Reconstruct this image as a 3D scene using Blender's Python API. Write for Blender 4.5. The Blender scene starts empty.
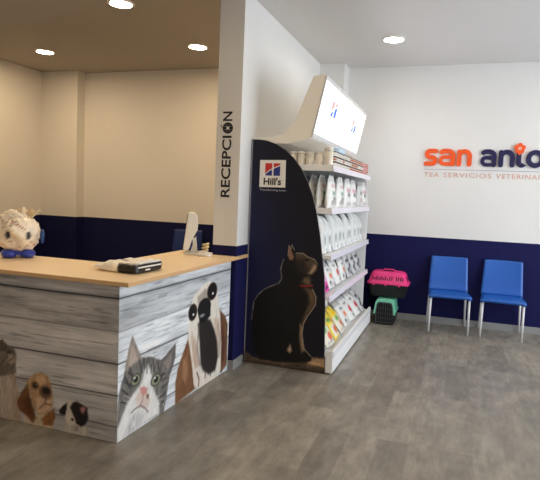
import bpy, math, random, json
import numpy as np
from mathutils import Vector, Matrix
random.seed(7)
scene = bpy.context.scene
COL = scene.collection
R = math.radians

# ------------------------------------------------------------------ colour / material helpers
def lin(c):
    out = []
    for v in c[:3]:
        v = v / 255.0
        out.append(v / 12.92 if v <= 0.04045 else ((v + 0.055) / 1.055) ** 2.4)
    return out
def nlin(a):
    a = np.clip(a, 0, 255) / 255.0
    return np.where(a <= 0.04045, a / 12.92, ((a + 0.055) / 1.055) ** 2.4)

def newmat(name):
    m = bpy.data.materials.new(name); m.use_nodes = True
    nt = m.node_tree
    return m, nt, nt.nodes['Principled BSDF']

def mat(name, rgb, rough=0.5, metal=0.0, var=0.06, scale=8.0, bump=0.0, spec=0.5, emit=None, estr=0.0, alpha=1.0):
    """principled colour with a little procedural noise variation"""
    m, nt, b = newmat(name)
    c = lin(rgb)
    tc = nt.nodes.new('ShaderNodeTexCoord')
    n = nt.nodes.new('ShaderNodeTexNoise'); n.inputs['Scale'].default_value = scale; n.inputs['Detail'].default_value = 4
    nt.links.new(tc.outputs['Object'], n.inputs['Vector'])
    r = nt.nodes.new('ShaderNodeMix'); r.data_type = 'RGBA'
    r.inputs[6].default_value = [v * (1 - var) for v in c] + [1]
    r.inputs[7].default_value = [min(1, v * (1 + var)) for v in c] + [1]
    nt.links.new(n.outputs['Fac'], r.inputs[0]); nt.links.new(r.outputs[2], b.inputs['Base Color'])
    b.inputs['Roughness'].default_value = rough; b.inputs['Metallic'].default_value = metal
    b.inputs['Specular IOR Level'].default_value = spec
    if bump:
        bp = nt.nodes.new('ShaderNodeBump'); bp.inputs['Strength'].default_value = bump; bp.inputs['Distance'].default_value = 0.01
        nt.links.new(n.outputs['Fac'], bp.inputs['Height']); nt.links.new(bp.outputs['Normal'], b.inputs['Normal'])
    if emit:
        b.inputs['Emission Color'].default_value = lin(emit) + [1]; b.inputs['Emission Strength'].default_value = estr
    if alpha < 1: b.inputs['Alpha'].default_value = alpha
    return m

def vcol_mat(name, rough=0.45, spec=0.4, coat=0.0):
    m, nt, b = newmat(name)
    a = nt.nodes.new('ShaderNodeVertexColor'); a.layer_name = 'print'
    nt.links.new(a.outputs['Color'], b.inputs['Base Color'])
    b.inputs['Roughness'].default_value = rough; b.inputs['Specular IOR Level'].default_value = spec
    b.inputs['Coat Weight'].default_value = coat
    return m

# ------------------------------------------------------------------ mesh builder
class MB:
    def __init__(s): s.v = []; s.f = []; s.m = []; s.sm = []
    def add(s, vs, fs, mi=0, smooth=False):
        o = len(s.v); s.v += [tuple(map(float, p)) for p in vs]
        for f in fs: s.f.append([o + i for i in f]); s.m.append(mi); s.sm.append(smooth)
    def box(s, x0, x1, y0, y1, z0, z1, mi=0):
        s.add([(x0,y0,z0),(x1,y0,z0),(x1,y1,z0),(x0,y1,z0),(x0,y0,z1),(x1,y0,z1),(x1,y1,z1),(x0,y1,z1)],
              [(0,3,2,1),(4,5,6,7),(0,1,5,4),(1,2,6,5),(2,3,7,6),(3,0,4,7)], mi)
    def prism(s, pts, a, b, axis='z', mi=0, smooth=False):
        """extrude a polygon: axis z -> pts (x,y); axis y -> pts (x,z); axis x -> pts (y,z)"""
        def P(p, t): return {'z': (p[0], p[1], t), 'y': (p[0], t, p[1]), 'x': (t, p[0], p[1])}[axis]
        n = len(pts); vs = [P(p, a) for p in pts] + [P(p, b) for p in pts]
        area = sum(pts[i][0]*pts[(i+1)%n][1] - pts[(i+1)%n][0]*pts[i][1] for i in range(n))
        flip = (area < 0) ^ (axis == 'y') ^ (b < a)
        fs = [list(range(n))[::-1], list(range(n, 2*n))] + [[i, (i+1)%n, n+(i+1)%n, n+i] for i in range(n)]
        if flip: fs = [f[::-1] for f in fs]
        s.add(vs, fs[:2], mi, False); o = len(s.v) - 2*n
        for f in fs[2:]: s.f.append([o+i for i in f]); s.m.append(mi); s.sm.append(smooth)
    def tube(s, path, r, n=12, mi=0, cap=True):
        path = [Vector(p) for p in path]; rr = r if isinstance(r, (list, tuple)) else [r]*len(path)
        o = len(s.v); up = None
        for i, p in enumerate(path):
            t = (path[min(i+1, len(path)-1)] - path[max(i-1, 0)]).normalized()
            if up is None: up = Vector((0,0,1)) if abs(t.z) < .9 else Vector((1,0,0))
            a = t.cross(up).normalized(); b = a.cross(t).normalized(); up = b
            for k in range(n):
                q = p + (a*math.cos(2*math.pi*k/n) + b*math.sin(2*math.pi*k/n)) * rr[i]; s.v.append(tuple(q))
        for i in range(len(path)-1):
            for k in range(n):
                s.f.append([o+i*n+k, o+i*n+(k+1)%n, o+(i+1)*n+(k+1)%n, o+(i+1)*n+k][::-1]); s.m.append(mi); s.sm.append(True)
        if cap:
            s.f.append([o+k for k in range(n)]); s.m.append(mi); s.sm.append(False)
            s.f.append([o+(len(path)-1)*n+k for k in range(n)][::-1]); s.m.append(mi); s.sm.append(False)
    def lathe(s, prof, c=(0,0,0), n=24, mi=0, sx=1, sy=1):
        """prof: list of (r, z, [mat])"""
        o = len(s.v)
        for p in prof:
            for k in range(n):
                a = 2*math.pi*k/n; s.v.append((c[0]+p[0]*sx*math.cos(a), c[1]+p[0]*sy*math.sin(a), c[2]+p[1]))
        for i in range(len(prof)-1):
            mm = prof[i][2] if len(prof[i]) > 2 else mi
            for k in range(n):
                s.f.append([o+i*n+k, o+i*n+(k+1)%n, o+(i+1)*n+(k+1)%n, o+(i+1)*n+k]); s.m.append(mm); s.sm.append(True)
        s.f.append([o+k for k in range(n)][::-1]); s.m.append(prof[0][2] if len(prof[0])>2 else mi); s.sm.append(False)
        s.f.append([o+(len(prof)-1)*n+k for k in range(n)]); s.m.append(prof[-2][2] if len(prof[-2])>2 else mi); s.sm.append(False)
    def loft(s, rings, mi=0, smooth=True, cap=True):
        o = len(s.v); n = len(rings[0])
        for r in rings: s.v += [tuple(map(float, p)) for p in r]
        for i in range(len(rings)-1):
            for k in range(n):
                s.f.append([o+i*n+k, o+i*n+(k+1)%n, o+(i+1)*n+(k+1)%n, o+(i+1)*n+k]); s.m.append(mi); s.sm.append(smooth)
        if cap:
            s.f.append([o+k for k in range(n)][::-1]); s.m.append(mi); s.sm.append(False)
            s.f.append([o+(len(rings)-1)*n+k for k in range(n)]); s.m.append(mi); s.sm.append(False)
    def ellipsoid(s, c, rx, ry, rz, nu=20, nv=12, mi=0, z0=-1.0):
        prof = []
        for j in range(nv+1):
            a = -math.pi/2 + math.pi*j/nv
            zz = math.sin(a)
            if zz < z0: continue
            prof.append((max(1e-4, math.cos(a)), zz*rz))
        o = len(s.v); s.lathe(prof, (c[0], c[1], c[2]), nu, mi, rx, ry)
    def mesh(s, name, mats, org=(0,0,0)):
        me = bpy.data.meshes.new(name)
        me.from_pydata([(p[0]-org[0], p[1]-org[1], p[2]-org[2]) for p in s.v], [], s.f)
        for m in mats: me.materials.append(m)
        me.polygons.foreach_set('material_index', s.m); me.polygons.foreach_set('use_smooth', s.sm)
        me.update(); return me
    def build(s, name, mats, parent=None, bevel=0.0, seg=2, world=True):
        if not isinstance(mats, (list, tuple)): mats = [mats]
        org = parent_origin(parent) if (parent and world) else (0,0,0)
        return link(name, s.mesh(name, mats, org), parent, bevel, seg)

def parent_origin(p):
    o = Vector((0,0,0))
    while p: o = o + p.location; p = p.parent
    return tuple(o)
def link(name, me, parent=None, bevel=0.0, seg=2):
    o = bpy.data.objects.new(name, me); COL.objects.link(o); o.parent = parent
    if bevel:
        b = o.modifiers.new('bevel', 'BEVEL'); b.width = bevel; b.segments = seg; b.limit_method = 'ANGLE'; b.angle_limit = R(35)
    return o
def thing(name, label, cat, loc=(0,0,0), rotz=0.0, group=None):
    o = bpy.data.objects.new(name, None); COL.objects.link(o); o.empty_display_size = .1
    o.location = loc; o.rotation_euler = (0, 0, rotz)
    return tag(o, label, cat, group)
def tag(o, label, cat, group=None):
    o['label'] = label; o['category'] = cat
    if group: o['group'] = group
    return o
def struct(o): o['kind'] = 'structure'; return o
def part_label(o, l): o['label'] = l; return o
def dup(o, loc, rot, label, group=None):
    c = o.copy(); COL.objects.link(c); c.location = loc; c.rotation_euler = rot; c['label'] = label
    if group: c['group'] = group
    for ch in list(o.children):
        d = ch.copy(); COL.objects.link(d); d.parent = c
        for g in list(ch.children):
            e = g.copy(); COL.objects.link(e); e.parent = d
    return c
ORD = ['first','second','third','fourth','fifth','sixth','seventh','eighth','ninth','tenth','eleventh','twelfth','thirteenth','fourteenth','fifteenth','sixteenth','seventeenth','eighteenth','nineteenth','twentieth','twenty-first','twenty-second']

# ------------------------------------------------------------------ flat lettering (built-in font -> mesh)
def text_mesh(name, body, size, depth, m, M, parent=None, align='LEFT', sx=1.0, offset=0.0, spacing=1.0):
    cu = bpy.data.curves.new(name, 'FONT'); cu.body = body; cu.size = size; cu.extrude = depth; cu.align_x = align
    cu.offset = offset; cu.space_character = spacing; cu.resolution_u = 4
    t = bpy.data.objects.new('tmp', cu); COL.objects.link(t)
    bpy.context.view_layer.update()
    me = bpy.data.meshes.new_from_object(t.evaluated_get(bpy.context.evaluated_depsgraph_get()))
    bpy.data.objects.remove(t); bpy.data.curves.remove(cu)
    me.transform(Matrix.Diagonal((sx, 1, 1, 1))); me.transform(M)
    org = parent_origin(parent) if parent else (0,0,0)
    me.transform(Matrix.Translation(-Vector(org)))
    me.materials.clear(); me.materials.append(m); me.name = name
    return link(name, me, parent)
def frame(origin, ex, ey):
    ex = Vector(ex).normalized(); ey = Vector(ey).normalized(); ez = ex.cross(ey)
    M = Matrix((ex, ey, ez)).transposed().to_4x4(); M.translation = Vector(origin); return M

# ------------------------------------------------------------------ painting of prints into a colour attribute
def vnoise(x, y, seed=0):
    xi = np.floor(x).astype(np.int64); yi = np.floor(y).astype(np.int64); fx = x - xi; fy = y - yi
    def h(a, b):
        n = (a * 374761393 + b * 668265263 + seed * 974711) & 0x7fffffff
        n = ((n ^ (n >> 13)) * 1274126177) & 0x7fffffff
        return ((n ^ (n >> 16)) & 0xffff) / 65535.0
    u = fx*fx*(3-2*fx); v = fy*fy*(3-2*fy)
    return (h(xi,yi)*(1-u)+h(xi+1,yi)*u)*(1-v) + (h(xi,yi+1)*(1-u)+h(xi+1,yi+1)*u)*v
def fbm(x, y, seed=0, o=4):
    t = 0; a = .5
    for i in range(o): t = t + a*vnoise(x*2**i, y*2**i, seed+i); a *= .5
    return t / (1 - .5**o)
def seg_dist(X, Y, a, b):
    dx, dy = b[0]-a[0], b[1]-a[1]; L = dx*dx+dy*dy+1e-12
    t = np.clip(((X-a[0])*dx+(Y-a[1])*dy)/L, 0, 1)
    return np.hypot(X-a[0]-t*dx, Y-a[1]-t*dy)
def smooth(d, s): t = np.clip(.5 - d/(2*s), 0, 1); return t*t*(3-2*t)
def paint(X, Y, base, ops):
    """X, Y: flat coordinates on the printed face; base (n,3) in 0..255; ops: polygons, lines, blobs with soft edges"""
    C = base.astype(float).copy()
    wob = (fbm(X*45, Y*45, 91, 2)-.5)*.006
    for op in ops:
        kind, col, soft = op[0], np.array(op[1], float), op[2] if op[0] != 'line' else op[3]
        if kind == 'poly':
            P = op[3]; n = len(P); d = np.full(X.shape, 1e9); ins = np.zeros(X.shape, bool)
            for i in range(n):
                a, b = P[i], P[(i+1) % n]; d = np.minimum(d, seg_dist(X, Y, a, b))
                c = ((a[1] > Y) != (b[1] > Y)) & (X < (b[0]-a[0])*(Y-a[1])/((b[1]-a[1]) or 1e-9)+a[0]); ins ^= c
            d = np.where(ins, -d, d) + wob; w = smooth(d, soft)
            tex = op[4] if len(op) > 4 else 0
            cc = np.repeat(col[None], len(X), 0)
            if tex:
                an = math.radians(op[5] if len(op) > 5 else 90); ca, sa = math.cos(an), math.sin(an)
                u = X*ca+Y*sa; v = -X*sa+Y*ca
                nn = fbm(u*22, v*110, len(P), 3)-.5
                cc = cc*(1+tex*1.5*nn[:, None])
            C = C*(1-w[:, None]) + cc*w[:, None]
        elif kind == 'ell':
            (cx, cy), rx, ry = op[3], op[4], op[5]
            d = (np.hypot((X-cx)/rx, (Y-cy)/ry)-1)*min(rx, ry); w = smooth(d, soft)
            C = C*(1-w[:, None]) + col[None]*w[:, None]
        elif kind == 'line':
            d = np.full(X.shape, 1e9); P = op[4]
            for a, b in zip(P[:-1], P[1:]): d = np.minimum(d, seg_dist(X, Y, a, b))
            w = smooth(d-op[2]/2, op[3])
            C = C*(1-w[:, None]) + col[None]*w[:, None]
    return C
def set_print(me, rgb255):
    a = me.color_attributes.new('print', 'FLOAT_COLOR', 'POINT')
    out = np.ones((len(me.vertices), 4), np.float32); out[:, :3] = nlin(rgb255)
    a.data.foreach_set('color', out.ravel())

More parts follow.
